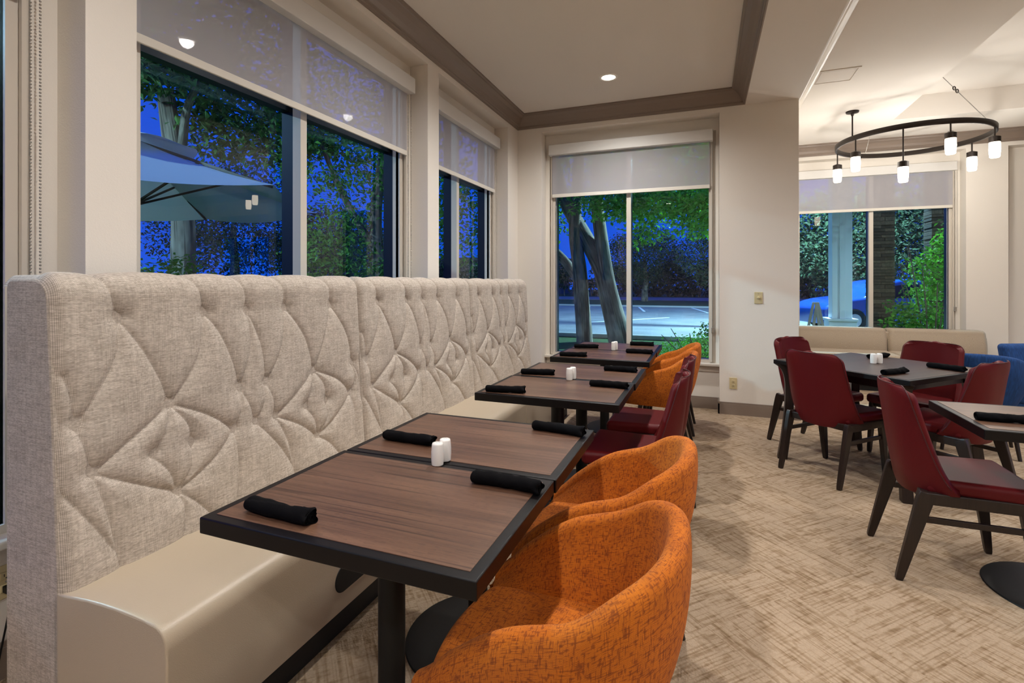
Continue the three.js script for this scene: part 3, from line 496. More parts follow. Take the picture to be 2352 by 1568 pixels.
// ------------------------------------------------------------------ red leather chair, facing local +z; rear feet at z = -0.26
function makeRed(label) {
  const t = thing('side_chair', label, 'chair');
  const f0 = -0.26, th = 0.036;
  const P = (u, v) => { // u -1..1 across, v 0..1 up: rear face of the back
    v = 1 - Math.pow(1 - v, 1.6); const rc = 0.06, w = Math.pow(Math.abs(u), 2.6), k0 = Math.max(0, 1 - v / 0.4), y = lerp(0.365, 0.868, v) + 0.05 * w * k0 * k0, over = Math.max(0, lerp(0.365, 0.868, v) - (0.868 - rc)), half = lerp(0.240, 0.205, sm(v)) - rc + Math.sqrt(Math.max(0, rc * rc - over * over));
    const wrap = lerp(0.135, 0.03, Math.pow(v, 0.8)) * w, lean = lerp(0.075, 0.0, Math.pow(v, 0.75));
    return [u * half, y, f0 + lean + wrap + 0.01 * w];
  };
  const NU = 36, NV = 34;
  const at = (u, v, k) => { const p = P(u, v), e = 0.004, a = P(Math.min(1, u + e), v), b = P(Math.max(-1, u - e), v), c = P(u, Math.min(1, v + e)), d = P(u, Math.max(0, v - e)); const n = V(a[0] - b[0], a[1] - b[1], a[2] - b[2]).cross(V(c[0] - d[0], c[1] - d[1], c[2] - d[2])).normalize(); return [p[0] + n.x * k, p[1] + n.y * k, p[2] + n.z * k, u * 0.24, v * 0.5]; };
  // one skin wrapped round the shell: rear, over the edge, front
  const ringU = (w) => w; // helper kept simple: front and rear sheets plus an edge strip
  const fr = grid(NU, NV, (u, v) => at(-1 + 2 * u, v, th), false, false), re = grid(NU, NV, (u, v) => at(-1 + 2 * u, v, 0), false, true);
  const per = []; for (let i = 0; i <= NU; i++) per.push([-1 + 2 * i / NU, 1]); for (let i = 1; i <= NV; i++) per.push([1, 1 - i / NV]); for (let i = 1; i <= NU; i++) per.push([1 - 2 * i / NU, 0]); for (let i = 1; i <= NV; i++) per.push([-1, i / NV]);
  const edge = grid(per.length - 1, 6, (u, v) => { const [a, b] = per[Math.round(u * (per.length - 1))], k = v * th, p = at(a, b, k), bul = 0.010 * Math.sin(v * Math.PI), q = P(a, b); const ox = Math.abs(a) === 1 ? a : 0, oy = b === 1 ? 1 : b === 0 ? -1 : 0; return [p[0] + ox * bul, p[1] + oy * bul, p[2], u * 2, v * th]; }, true, true);
  mk('backrest', merge([fr, re, edge]), redMat, t);
  const seam = (k) => tube(per.filter((_, i) => i % 2 === 0 && per[i][1] > 0.02).map(([a, b]) => { const p = at(a, b, k); return V(p[0], p[1], p[2]); }), 0.0028, 120, 6);
  mk('piping', merge([seam(-0.001)]), redSeam, t);
  // seat cushion
  const z0 = f0 + 0.125, z1 = f0 + 0.535;
  mk('seat', toSoft(rbox(-0.228, 0.228, 0.395, 0.468, z0, z1, 0.028, 5), 0.228, z0, z1), redMat, t);
  // frame
  const s = 0.209, zr = f0 + 0.115, zf = f0 + 0.462;
  mk('seat_rail', merge([bar(V(-s, 0.385, zr - 0.02), V(-s, 0.385, zf + 0.02), 0.03, 0.052), bar(V(s, 0.385, zr - 0.02), V(s, 0.385, zf + 0.02), 0.03, 0.052), bar(V(-s, 0.385, zf), V(s, 0.385, zf), 0.028, 0.045), bar(V(-s, 0.385, zr), V(s, 0.385, zr), 0.028, 0.045)]), darkWood, t);
  for (const x of [-1, 1]) {
    mk('leg', bar(V(x * s, 0.41, zr), V(x * (s + 0.004), 0, f0 + 0.008), 0.032, 0.066, 0.026, 0.03), darkWood, t);
    mk('leg', bar(V(x * s, 0.41, zf), V(x * (s + 0.004), 0, f0 + 0.505), 0.032, 0.062, 0.026, 0.028), darkWood, t);
    mk('stretcher', bar(V(x * s, 0.288, f0 + 0.085), V(x * s, 0.288, f0 + 0.47), 0.016, 0.026), darkWood, t);
  }
  return t;
}
function toSoft(g, hw, z0, z1) { const p = g.attributes.position; for (let i = 0; i < p.count; i++) { const x = p.getX(i) / hw, z = (p.getZ(i) - (z0 + z1) / 2) / ((z1 - z0) / 2); if (p.getY(i) > 0.43) p.setY(i, p.getY(i) + 0.010 * (1 - x * x) * (1 - z * z)); p.setX(i, p.getX(i) * (1 - 0.13 * (1 - z) * 0.5)); } return uvm(toCreased(g)); }
const red = makeRed('red leather chair nearest the viewer in the banquette row');
red.position.set(-0.335, 0, -2.82); red.rotation.y = -Q;
const D = Math.PI / 4;
// place by the middle of the rear feet and the facing direction (dx, dz)
const placeRed = (label, fx, fz, ang) => dup(red, label, [fx + Math.sin(ang) * 0.26, 0, fz + Math.cos(ang) * 0.26], ang);
placeRed('second red leather chair of the banquette row, before the orange ones', -0.055, -3.43, -Q);
placeRed('large red leather chair in the right foreground, seen from behind its left side', 0.812, -2.985, Q);
placeRed('red leather chair at the left near side of the square table, back to the viewer', 0.655, -3.965, Math.PI - D);
placeRed('red leather chair at the right near side of the square table', 1.66, -3.86, Math.PI + D);
placeRed('red leather chair at the left far side of the square table, by the pier', 0.655, -4.995, D);
placeRed('red leather chair at the right far side of the square table, before the bench', 1.73, -4.99, -D);

// ------------------------------------------------------------------ low bench under the bay window
{
  const t = thing('bench', 'low beige patterned bench under the bay window', 'bench', [0, 0, 0]);
  const bx = [1.18, 2.24, 3.28];
  for (let k = 0; k < 2; k++) {
    const a = bx[k] + 0.003, b = bx[k + 1] - 0.003, NW = 60;
    mk('back_cushion', grid(NW, 30, (u, v) => { const r = 0.05; let z, y; const l = v * 0.62; if (l < 0.34) { y = 0.40 + l * 0.86; z = -7.93 - l * 0.10 + 0.02 * Math.sin(l / 0.34 * Math.PI); } else { const w = Math.min(1, (l - 0.34) / 0.16) * Math.PI * 0.55; y = 0.40 + 0.292 + r * Math.sin(w); z = -7.964 - r + r * Math.cos(w) - Math.max(0, l - 0.5) * 0.9; }
      const e = Math.min(u, 1 - u) * (b - a), q = Math.pow(Math.max(0, 1 - e / 0.045), 2); return [lerp(a, b, u) + (k ? -1 : 1) * 0, y - q * 0.02 * (l > 0.3 ? 1 : 0), z - q * 0.045, lerp(a, b, u), l]; }, false, false), benchMat, t);
    mk('seat_cushion', rbox(a, b, 0.33, 0.455, -7.98, -7.38, 0.03, 4), benchMat, t);
  }
  mk('back_frame', rbox(1.2, 3.26, 0.1, 0.70, -8.2, -7.985, 0.02), benchMat, t);
  mk('base', box(1.2, 3.26, 0.08, 0.33, -8.1, -7.42), M({ color: '#cfc3b2', roughness: 0.6 }), t);
  mk('plinth', box(1.23, 3.23, 0, 0.08, -8.05, -7.47), blackPlinth, t);
}
// blue chairs
{
  const b = makeTub('blue tub chair seen from behind the red chairs at the square table', blueMat, 'lounge_chair', 'chair');
  b.position.set(2.06, 0, -5.18); b.rotation.y = Math.PI - 0.3; b.scale.set(1.05, 1, 1.0);
  const t = thing('slipper_chair', 'blue upholstered chair cut off by the right edge of the picture', 'chair', [2.86, 0, -5.62], 0.42);
  mk('backrest', toSoft2(rbox(-0.3, 0.3, 0.36, 0.80, -0.30, -0.20, 0.04, 5)), blueMat, t);
  mk('seat', rbox(-0.31, 0.31, 0.30, 0.47, -0.25, 0.30, 0.035, 5), blueMat, t);
  mk('apron', rbox(-0.30, 0.30, 0.22, 0.31, -0.26, 0.28, 0.015, 3), blueMat, t);
  for (const [x, z] of [[-1, -1], [1, -1], [-1, 1], [1, 1]]) mk('leg', bar(V(x * 0.25, 0.23, z * 0.22), V(x * 0.28, 0, z * 0.26), 0.045, 0.045, 0.026, 0.026), darkWood, t);
}
function toSoft2(g) { const p = g.attributes.position; for (let i = 0; i < p.count; i++) p.setZ(i, p.getZ(i) - (p.getY(i) - 0.36) * 0.18 + 0.25 * p.getX(i) * p.getX(i)); return uvm(toCreased(g)); }

// ------------------------------------------------------------------ ring chandelier
{
  const R = 0.725, c = [2.215, 0, -7.10], y = 2.99, t = thing('ring_chandelier', 'dark bronze ring chandelier with glowing glass cylinders', 'chandelier', [c[0], 0, c[2]]);
  mk('ring', lathe([[R - 0.011, y - 0.027], [R + 0.011, y - 0.027], [R + 0.012, y + 0.027], [R - 0.011, y + 0.027], [R - 0.011, y - 0.027]], 120), bronze, t);
  const spots = [[149.5, 0.17], [112, 0.375], [81, 0.125], [36, 0.135], [-22, 0.135], [-156, 0.17]].map(([a, d]) => [Math.cos(a * Math.PI / 180), Math.sin(a * Math.PI / 180), d]);
  spots.forEach(([x, z, drop]) => {
    const n = Math.hypot(x, z); x *= R / n; z *= R / n; const y1 = y - drop;
    mk('stem', cyl(0.0075, 0.0075, y1, y, x, z, 12), bronze, t);
    const s = mk('lamp_socket', merge([cyl(0.049, 0.049, y1 - 0.055, y1, x, z, 32), cyl(0.049, 0.02, y1, y1 + 0.012, x, z, 32)]), bronze, t);
    mk('lamp_glass', lathe([[0, -0.215], [0.036, -0.214], [0.042, -0.205], [0.048, -0.13], [0.045, -0.056], [0, -0.055]], 32).translate(x, y1, z), lampGlow, s);
    const l = new THREE.PointLight(WARM, PENDANT, 0, 2); l.position.set(c[0] + x, y1 - 0.135, c[2] + z); l.castShadow = true; l.shadow.radius = 2; l.name = 'lamp_glass_light'; scene.add(l);
  });
  const rx = -0.645, rz = 0.23;
  mk('hanging_rod', cyl(0.008, 0.008, y, CEIL, rx, rz * 1.4, 12), bronze, t);
  mk('ceiling_canopy', lathe([[0.012, -0.05], [0.02, -0.022], [0.062, -0.016], [0.066, 0], [0, 0]], 40).translate(rx, CEIL, rz * 1.4), bronze, t);
  // slanting cable with a linked ring pair, to the coffer
  const A = V(0.70, y + 0.03, 0.16), B = V(0.06, 3.56, 0.55), at = (k) => A.clone().lerp(B, k);
  mk('cable', tube([A, at(0.5), B], 0.0035, 8, 6), steel, t);
  mk('cable_hook', merge([new THREE.TorusGeometry(0.014, 0.003, 8, 20).translate(A.x, A.y - 0.005, A.z)]), steel, t);
  for (const k of [0.66, 0.71]) mk('chain_link', new THREE.TorusGeometry(0.019, 0.0045, 8, 20).rotateY(0.6).translate(...at(k)), bronze, t);
  for (const [a, b] of [[-0.28, -0.668]]) mk('cable', tube([V(a, y, b), V(a * 0.9, (y + CEIL) / 2, b * 0.95), V(a * 0.8, CEIL, b * 0.9)], 0.003, 6, 6), steel, t);
}

// ------------------------------------------------------------------ napkin rolls and shakers
const TOPT = 0.7555;
function rollGeo(sd) {
  const NL = 46, NR = 40, L = 0.215, r = 0.0205; const h = (i) => hash(i, sd, 77);
  return grid(NR, NL, (u, v) => {
    const a = u * Math.PI * 2, x = (v - 0.5) * L, lap = a - (1.1 + 1.3 * (v - 0.5) + h(1)), step = ((lap / (Math.PI * 2)) % 1 + 1) % 1;
    let R = r * (0.93 + 0.15 * step) + 0.0007 * Math.sin(v * 13 + a * 2 + h(2) * 6) + 0.0005 * Math.sin(v * 27 + a * 3 + h(3) * 6);
    const waist = 1 - 0.10 * (sd % 2) * Math.exp(-Math.pow((v - 0.62 - 0.2 * (h(4) - 0.5)) / 0.06, 2));
    R *= waist; if (v < 0.012 || v > 0.988) R *= 0.82;
    const flare = v > 0.9 ? (v - 0.9) * 0.05 * Math.sin(a * 3 + h(5) * 6) : 0; R += flare;
    const bend = 0.002 * Math.sin(v * 5 + h(6) * 6);
    return [x + flare * 0.6, Math.max(0.0005, r * 0.86 + R * Math.sin(a) * 0.88), R * Math.cos(a) * 1.12 + bend, v * L, u * 0.13];
  }, true, true);
}
function rollEnd(sd, e) { // spiral of cloth at an end
  return grid(60, 2, (u, v) => { const a = u * Math.PI * 5 + sd, R = 0.004 + 0.0135 * u; return [e * (0.1035 + v * 0.0035 * (1 - u * 0.4)), 0.0176 + R * Math.sin(a) * 0.88, R * Math.cos(a) * 1.12, u * 0.2, v * 0.01]; });
}
const rolls = [1, 2, 3, 4].map(rollGeo);
const capG = (e) => new THREE.CircleGeometry(0.0185, 24).scale(1.1, 0.88, 1).rotateY(e * Q).translate(e * 0.1035, 0.0176, 0);
let rn = 0;
function napkin(label, x, z, deg) {
  const t = thing('napkin_roll', label, 'napkin', [x, TOPT, z], -deg * Math.PI / 180, 'rolled black napkins'), k = rn++ % 4;
  mk('wrap', rolls[k], napkinMat, t);
  mk('fold_end', merge([rollEnd(k, 1), capG(1)]), napkinMat, t); mk('fold_end', merge([rollEnd(k + 2, -1), capG(-1)]), napkinMat, t);
}
for (const [l, x, z, a] of [
  ['rolled black napkin nearest the viewer, at the front left corner', -1.008, -0.984, 3], ['rolled black napkin behind the nearest salt shakers, on the second table', -1.029, -1.615, 4], ['rolled black napkin at the joint of the two front tables, by the orange chair', -0.539, -1.361, 4], ['rolled black napkin at the far right corner of the second table', -0.543, -1.93, 8],
  ['rolled black napkin at the front left of the third table', -1.01, -2.535, -8], ['rolled black napkin at the left of the fourth table', -1.01, -3.10, -8], ['rolled black napkin at the right of the third table, before the red chair', -0.51, -2.865, 4], ['rolled black napkin at the far right of the fourth table', -0.528, -3.40, 2],
  ['rolled black napkin at the front left of the fifth table', -0.99, -3.955, -6], ['rolled black napkin at the left of the sixth table', -1.005, -4.50, -6], ['rolled black napkin at the right of the fifth table', -0.515, -4.315, 2], ['rolled black napkin at the far right of the sixth table, below the end window', -0.556, -4.86, -4],
  ['rolled black napkin at the near corner of the square table', 1.147, -3.945, -42], ['rolled black napkin behind the shakers on the square table', 1.27, -4.74, -42], ['rolled black napkin at the right corner of the square table', 1.533, -4.27, 46], ['rolled black napkin on the square table behind the near left red chair', 0.80, -4.44, 46],
  ['rolled black napkin on the table at the right edge', 1.20, -2.755, 1]]) napkin(l, x, z, a);
const shG = lathe([[0, 0.001], [0.0185, 0], [0.0195, 0.003], [0.0208, 0.025], [0.0205, 0.045], [0.0185, 0.066], [0.0165, 0.0715], [0.010, 0.0735], [0, 0.074]], 36);
const holes = merge([[0, 0], [0.006, 0], [-0.006, 0], [0, 0.006], [0, -0.006]].map(([x, z]) => new THREE.CircleGeometry(0.0011, 8).rotateX(-Q).translate(x, 0.0742 - Math.hypot(x, z) * 0.06, z)));
for (const [l, x, z] of [['white shaker in front, at the joint of the two nearest tables', -0.815, -1.449], ['white shaker behind its twin on the two nearest tables', -0.812, -1.494], ['front white shaker on the third and fourth tables', -0.773, -2.995], ['rear white shaker on the third and fourth tables', -0.762, -3.04], ['front white shaker on the far pair of tables', -0.751, -4.448], ['rear white shaker on the far pair of tables', -0.741, -4.492], ['left white shaker on the square table', 1.15, -4.40], ['right white shaker on the square table', 1.194, -4.424]]) {
  const t = thing('salt_shaker', l, 'shaker', [x, TOPT, z], 0); mk('body', shG, china, t); mk('holes', holes, holeMat, t);
}

// ------------------------------------------------------------------ outside
const GY = -0.12;
const bark = M({ map: tBark, roughness: 0.95, bumpMap: tBark, bumpScale: 0.02 });
const leafMat = (hex) => MP({ color: hex, roughness: 0.9, transmission: 0.35, thickness: 0, side: THREE.DoubleSide });
const leafA = leafMat('#5c9a2c'), leafB = leafMat('#44742e'), leafC = leafMat('#2c4a2a'), leafD = leafMat('#68b238');
struct('lawn', uvm(new THREE.BoxGeometry(160, 0.3, 160).translate(-10, GY - 0.15, -20)), M({ map: tGrass, roughness: 1 }), 'dark lawn outside the windows');
struct('parking_lot', uvm(new THREE.BoxGeometry(120, 0.06, 17).translate(-10, GY, -21.8)), M({ map: tAsphalt, roughness: 0.8 }), 'pale parking lot beyond the lawn');
struct('road', uvm(new THREE.BoxGeometry(140, 0.05, 8).translate(-10, GY, -46)), M({ map: tAsphalt, roughness: 0.8 }), 'road far beyond the parking lot');
{
  const conc = M({ color: '#9a9a98', roughness: 0.9 }), white = M({ color: '#e2e6e8', roughness: 0.7 });
  struct('curb', merge([rbox(-70, 50, GY, GY + 0.12, -13.35, -13.15, 0.03), rbox(-70, 50, GY, GY + 0.12, -30.5, -30.3, 0.03)]), conc, 'concrete curb along the parking lot');
  for (let k = 0; k < 6; k++) tag(mk('parking_line', bar(V(-11.5 + k * 2.9, GY + 0.034, -25.5), V(-12.3 + k * 2.9, GY + 0.034, -30), 0.12, 0.01, 0.12, 0.01, 0.05), white), ['leftmost', 'second', 'third', 'fourth', 'fifth', 'rightmost'][k] + ' white painted stripe across the far parking bays', 'stripe', 'parking stripes');
  tag(mk('parking_line', bar(V(-4.2, GY + 0.034, -17.5), V(-1.4, GY + 0.034, -21.5), 0.12, 0.01, 0.12, 0.01, 0.05), white), 'white slanting stripe on the near parking lot', 'stripe', 'parking stripes');
  struct('walkway', box(0.9, 9, GY, GY + 0.05, -9.45, -8.85), conc, 'concrete walk outside the bay window');
}
const leafG = (() => { const g = new THREE.BufferGeometry(); g.setAttribute('position', new THREE.Float32BufferAttribute([0, 0, 0, 0.5, 0.12, -0.28, 1, 0, 0, 0.5, 0.12, 0.28], 3)); g.setIndex([0, 2, 1, 0, 3, 2]); const h = g.toNonIndexed(); h.computeVertexNormals(); h.setAttribute('uv', new THREE.Float32BufferAttribute(new Float32Array(12), 2)); return h; })();
// leaves scattered on twig clumps inside ellipsoids [x, y, z, rx, ry, rz, count]
function foliage(parent, blobs, size, mat, name = 'foliage', clump = 14, spread = 0.28) {
  const n = blobs.reduce((s, b) => s + b[6], 0), im = new THREE.InstancedMesh(leafG, mat, n), m = new THREE.Matrix4(), q = new THREE.Quaternion(), e = new THREE.Euler(), col = new THREE.Color(); let i = 0;
  for (const [x, y, z, rx, ry, rz, c] of blobs) {
    let k = 0; while (k < c) {
      let a, b, d; do { a = rr(-1, 1); b = rr(-1, 1); d = rr(-1, 1); } while (a * a + b * b + d * d > 1);
      const cx = x + a * rx, cy = y + b * ry, cz = z + d * rz;
      for (let j = 0; j < clump && k < c; j++, k++) {
        e.set(rr(-0.9, 0.9), rr(0, 6.3), rr(-1.1, 0.3)); q.setFromEuler(e); const s = size * rr(0.65, 1.3);
        m.compose(V(cx + rr(-1, 1) * spread, cy + rr(-1, 1) * spread * 0.7, cz + rr(-1, 1) * spread), q, V(s, s, s)); im.setMatrixAt(i, m); const g = rr(0.7, 1.25); im.setColorAt(i, col.setRGB(g, g * rr(0.92, 1.05), g * rr(0.8, 1))); i++;
      }
    }
  }
  im.name = name; im.userData.kind = 'stuff'; im.castShadow = im.receiveShadow = true; parent.add(im); return im;
}
function tree(name, label, pos, trunks, blobs, size, mat, clump, spread) {
  const t = thing(name, label, 'tree', pos);
  for (const [pts, r0, r1] of trunks) mk('trunk', taperTube(pts.map((p) => V(...p)), r0, r1, 22, 14, 0.05), bark, t);
  foliage(t, blobs, size, mat, 'foliage', clump, spread); return t;
}
// multi-stemmed tree before the end window
tree('shade_tree', 'large tree with several grey trunks outside the end window', [-2.2, GY, -12.2], [
  [[[-0.55, 0, 0.1], [-0.6, 0.9, 0.1], [-0.66, 1.7, 0.1], [-0.75, 2.6, 0.2], [-0.6, 4.6, 0.4]], 0.20, 0.12],
  [[[0.26, 0, 0], [0.05, 1.0, 0], [-0.12, 1.7, 0], [-0.5, 2.5, 0.1], [-1.05, 3.6, 0.2], [-1.5, 5.2, 0.3]], 0.24, 0.13],
  [[[0.44, 0, 0.25], [0.16, 1.0, 0.2], [-0.02, 1.8, 0.2], [-0.16, 2.8, 0.2], [-0.24, 3.8, 0.2], [-0.1, 5.6, 0.2]], 0.20, 0.11],
  [[[-0.7, 1.45, -0.1], [-1.15, 2.05, -0.2], [-1.9, 2.7, -0.3], [-2.6, 3.6, -0.4]], 0.13, 0.06]],
[[-0.5, 4.9, 0.3, 2.6, 1.3, 1.6, 9000], [1.8, 4.6, 0.5, 2.2, 1.3, 1.4, 7000], [2.6, 3.5, 0.9, 1.3, 0.7, 0.9, 2600], [-1.9, 3.4, 0.2, 0.9, 0.8, 0.8, 1500], [0.9, 3.5, 0.6, 1.0, 0.7, 0.8, 1800], [3.4, 5.2, 0.8, 1.6, 1.2, 1.4, 4000], [1.6, 3.15, 0.7, 1.5, 0.35, 0.9, 1900], [0.2, 3.3, 0.8, 0.9, 0.4, 0.6, 1100], [2.2, 2.75, 1.0, 0.7, 0.28, 0.5, 700], [1.0, 2.55, 1.2, 0.35, 0.2, 0.3, 260], [-1.5, 2.75, 0.4, 0.35, 0.3, 0.3, 350]], 0.115, leafD);
// dark background trees beyond the lot
for (const [x, z, h, r, l] of [[1.6, -34, 5.2, 3.4, 'dark round tree across the parking lot, right half of the end window'], [-4.4, -40, 5.5, 3.0, 'dark tree across the parking lot, middle of the end window'], [4.5, -36, 4.4, 3.0, 'dark tree across the parking lot, nearest the pier'], [-30, -34, 5.5, 3.6, 'dark tree far away in the narrow corner window'], [-19, -16, 6.5, 3.4, 'tall dark tree behind the parasol to the left'], [-15.5, -18.5, 4.6, 2.8, 'dark tree to the right behind the parasol'], [5.4, -23.5, 5.2, 2.4, 'dark tree behind the blue car, left of the bay window'], [9.0, -25, 6.2, 3.0, 'dark tree behind the stone columns'], [12.8, -24, 6.0, 3.0, 'dark tree behind the bamboo at the right of the bay window']])
  tree('background_tree', l, [x, GY, z], [[[[0, 0, 0], [0.1, h * 0.3, 0], [0, h * 0.6, 0]], 0.28, 0.1]], [[0, h * 0.62, 0, r, h * 0.42, r, 11000]], 0.17, leafC, 16, 0.42);
{ // long dark hedge far beyond the lot
  const t = thing('hedge', 'long dark hedge across the road at the horizon', 'hedge', [-14, GY, -54]);
  mk('stems', merge(Array.from({ length: 60 }, (_, i) => cyl(0.08, 0.05, 0, 2, -29.5 + i, 0, 6))), bark, t).userData.kind = 'stuff';
  foliage(t, [[-15, 1.9, 0, 15, 2.0, 1.2, 9000], [14, 1.7, 0, 16, 1.8, 1.2, 9000], [-5, 2.6, 0, 6, 1.6, 1.2, 3500]], 0.42, leafC, 'foliage', 14, 0.5);
}
// trees seen through the left windows
tree('patio_tree', 'leafy tree close to the second pane of the wide window', [-6.2, GY, -8.6], [[[[0, 0, 0], [0.1, 1.4, 0.05], [0.0, 2.6, 0.1], [0.25, 4.4, 0.1]], 0.17, 0.09], [[[0.05, 2.0, 0.05], [-0.5, 3.0, 0.3], [-1.0, 4.2, 0.5]], 0.09, 0.04]],
  [[0.1, 4.4, 0.2, 2.3, 1.6, 2.1, 7500], [1.5, 2.7, -0.4, 0.8, 0.9, 0.8, 1500], [-0.6, 2.2, 0.6, 0.8, 0.8, 0.8, 1300], [0.5, 1.1, 0.3, 0.7, 0.9, 0.7, 1300]], 0.11, leafA);
tree('overhanging_tree', 'dark leafy boughs against the blue sky above the parasol', [-9.2, GY, -6.6], [[[[0, 0, 0], [0.1, 2.5, 0], [-0.1, 5, 0.2]], 0.25, 0.14], [[[0, 3.4, 0], [0.8, 4.6, 0.4], [2.4, 5.0, 0.9]], 0.09, 0.03]],
  [[0.4, 6.0, 0.6, 2.6, 1.2, 2.6, 6500], [1.6, 4.9, 1.6, 1.3, 0.4, 1.4, 1500], [0.4, 4.6, -1.4, 1.8, 0.7, 1.6, 2600], [1.0, 5.6, 3.0, 2.0, 0.9, 1.4, 2600]], 0.17, leafB);
// shrubs
function shrub(label, pos, blobs, size, mat, stems) {
  const t = thing('shrub', label, 'shrub', pos);
  mk('stem', merge(stems.map(([a, b]) => taperTube([V(...a), V((a[0] + b[0]) / 2 + 0.03, (a[1] + b[1]) / 2, (a[2] + b[2]) / 2), V(...b)], 0.016, 0.006, 8, 6))), bark, t);
  foliage(t, blobs, size, mat, 'foliage', 8, 0.12); return t;
}
const fan = (n, r, h) => Array.from({ length: n }, (_, i) => { const a = i / n * 6.28; return [[Math.cos(a) * 0.06, 0, Math.sin(a) * 0.06], [Math.cos(a) * r, h * (0.7 + 0.3 * ((i * 7) % 3) / 2), Math.sin(a) * r]]; });
shrub('low silvery shrub on the lawn below the end window', [-0.25, GY, -9.6], [[0, 0.22, 0, 0.65, 0.28, 0.6, 1300]], 0.06, leafD, fan(8, 0.5, 0.6));
shrub('darker round shrub behind the silvery one, at the right of the end window', [0.35, GY, -10.6], [[0, 0.35, 0, 0.55, 0.38, 0.55, 1500]], 0.07, leafB, fan(8, 0.4, 0.8));
shrub('bright green bushes under the wide window by the patio tree', [-4.6, GY, -6.8], [[0, 0.9, 0, 0.8, 0.9, 0.8, 2600]], 0.09, leafA, fan(8, 0.4, 1.4));
shrub('green bushes outside the wide window below the parasol', [-6.8, GY, -4.7], [[0, 0.9, 0, 1.1, 0.95, 0.7, 3000], [1.3, 0.8, -0.9, 0.6, 0.9, 0.6, 1500]], 0.1, leafD, fan(9, 0.5, 1.4));
shrub('tall feathery bamboo shrub between the stone columns', [3.52, GY, -10.5], [[0, 1.15, 0, 0.36, 0.85, 0.22, 1700], [0.3, 2.0, 0, 0.2, 0.5, 0.18, 600], [-0.42, 0.75, 0.1, 0.2, 0.45, 0.18, 420]], 0.085, leafD, fan(12, 0.38, 2.1));
shrub('dark low shrub at the foot of the right stone column', [3.3, GY, -9.75], [[0, 0.36, 0, 0.62, 0.36, 0.25, 1900]], 0.07, leafB, fan(8, 0.5, 0.6));
shrub('small plant beside the white porch column', [1.95, GY, -12.6], [[0, 0.2, 0, 0.5, 0.2, 0.4, 900]], 0.08, leafB, fan(6, 0.3, 0.3));
// stone columns of stacked ledge stones
function stoneColumn(label, x, z, w) {
  const t = thing('stone_column', label, 'column', [x, GY, z]), mats = ['#8f8578', '#a5998a', '#7c7267', '#b3a797'].map((c) => M({ color: c, map: tStone, roughness: 0.95 })), gs = [0.06, 0.075, 0.05].map((h) => [h, [0.42, 0.58, 1].map((f) => rbox(-f / 2, f / 2, 0, h - 0.006, -0.5, 0.5, 0.006, 1))]);
  mk('core', box(-w / 2 + 0.02, w / 2 - 0.02, 0, 4, -w / 2 + 0.02, w / 2 - 0.02), M({ color: '#3c3833', roughness: 1 }), t);
  let y = 0, k = 0; while (y < 3.9) {
    const [h, g] = gs[Math.floor(rnd() * 3)], way = k++ % 3, parts = way === 2 ? [[2, 0]] : way ? [[0, -0.29], [1, 0.21]] : [[1, -0.21], [0, 0.29]];
    for (const [gi, cx] of parts) { const o = mk('stone', g[gi], mats[Math.floor(rnd() * 4)], t); const s = w * rr(0.97, 1.05); o.scale.set(w * 0.995, 1, s); o.position.set(cx * w + rr(-0.004, 0.004), y, 0); }
    y += h;
  }
}
stoneColumn('left stacked-stone column outside the bay window', 3.03, -11.2, 0.36);
stoneColumn('right stacked-stone column outside the bay window, behind the bamboo', 3.93, -11.2, 0.36);
{ // white porch column on a plinth
  const t = thing('porch_column', 'white square porch column on a pedestal outside the bay window', 'column', [2.78, GY, -13]), wm = M({ color: '#d9dde0', roughness: 0.6 });
  mk('pedestal', rbox(-0.26, 0.26, 0, 0.62, -0.26, 0.26, 0.01), wm, t); mk('cap', rbox(-0.285, 0.285, 0.62, 0.68, -0.285, 0.285, 0.012), wm, t);
  mk('shaft', merge([rbox(-0.19, 0.19, 0.68, 4.2, -0.19, 0.19, 0.01), rbox(-0.05, 0.05, 0.68, 4.2, 0.18, 0.21, 0.005)]), wm, t);
  const b = thing('porch_roof', 'porch roof carried by the white and stone columns', 'roof', [0, GY, 0]); mk('soffit', box(1.2, 9, 4.2, 4.5, -13.6, -10.6), M({ color: '#8d867c', roughness: 0.9 }), b);
  const st = thing('trellis_stakes', 'weathered wooden stakes leaning together left of the porch column', 'stakes', [2.15, GY, -12.2]), wood = M({ color: '#a89c8c', roughness: 0.95 });
  for (const [a, b2] of [[-0.2, -0.02], [0.16, 0.02], [-0.08, 0.04], [0.26, 0.06]]) mk('stake', bar(V(a, 0, rr(-0.1, 0.1)), V(b2, 1.05, 0), 0.05, 0.03, 0.05, 0.03), wood, st);
}
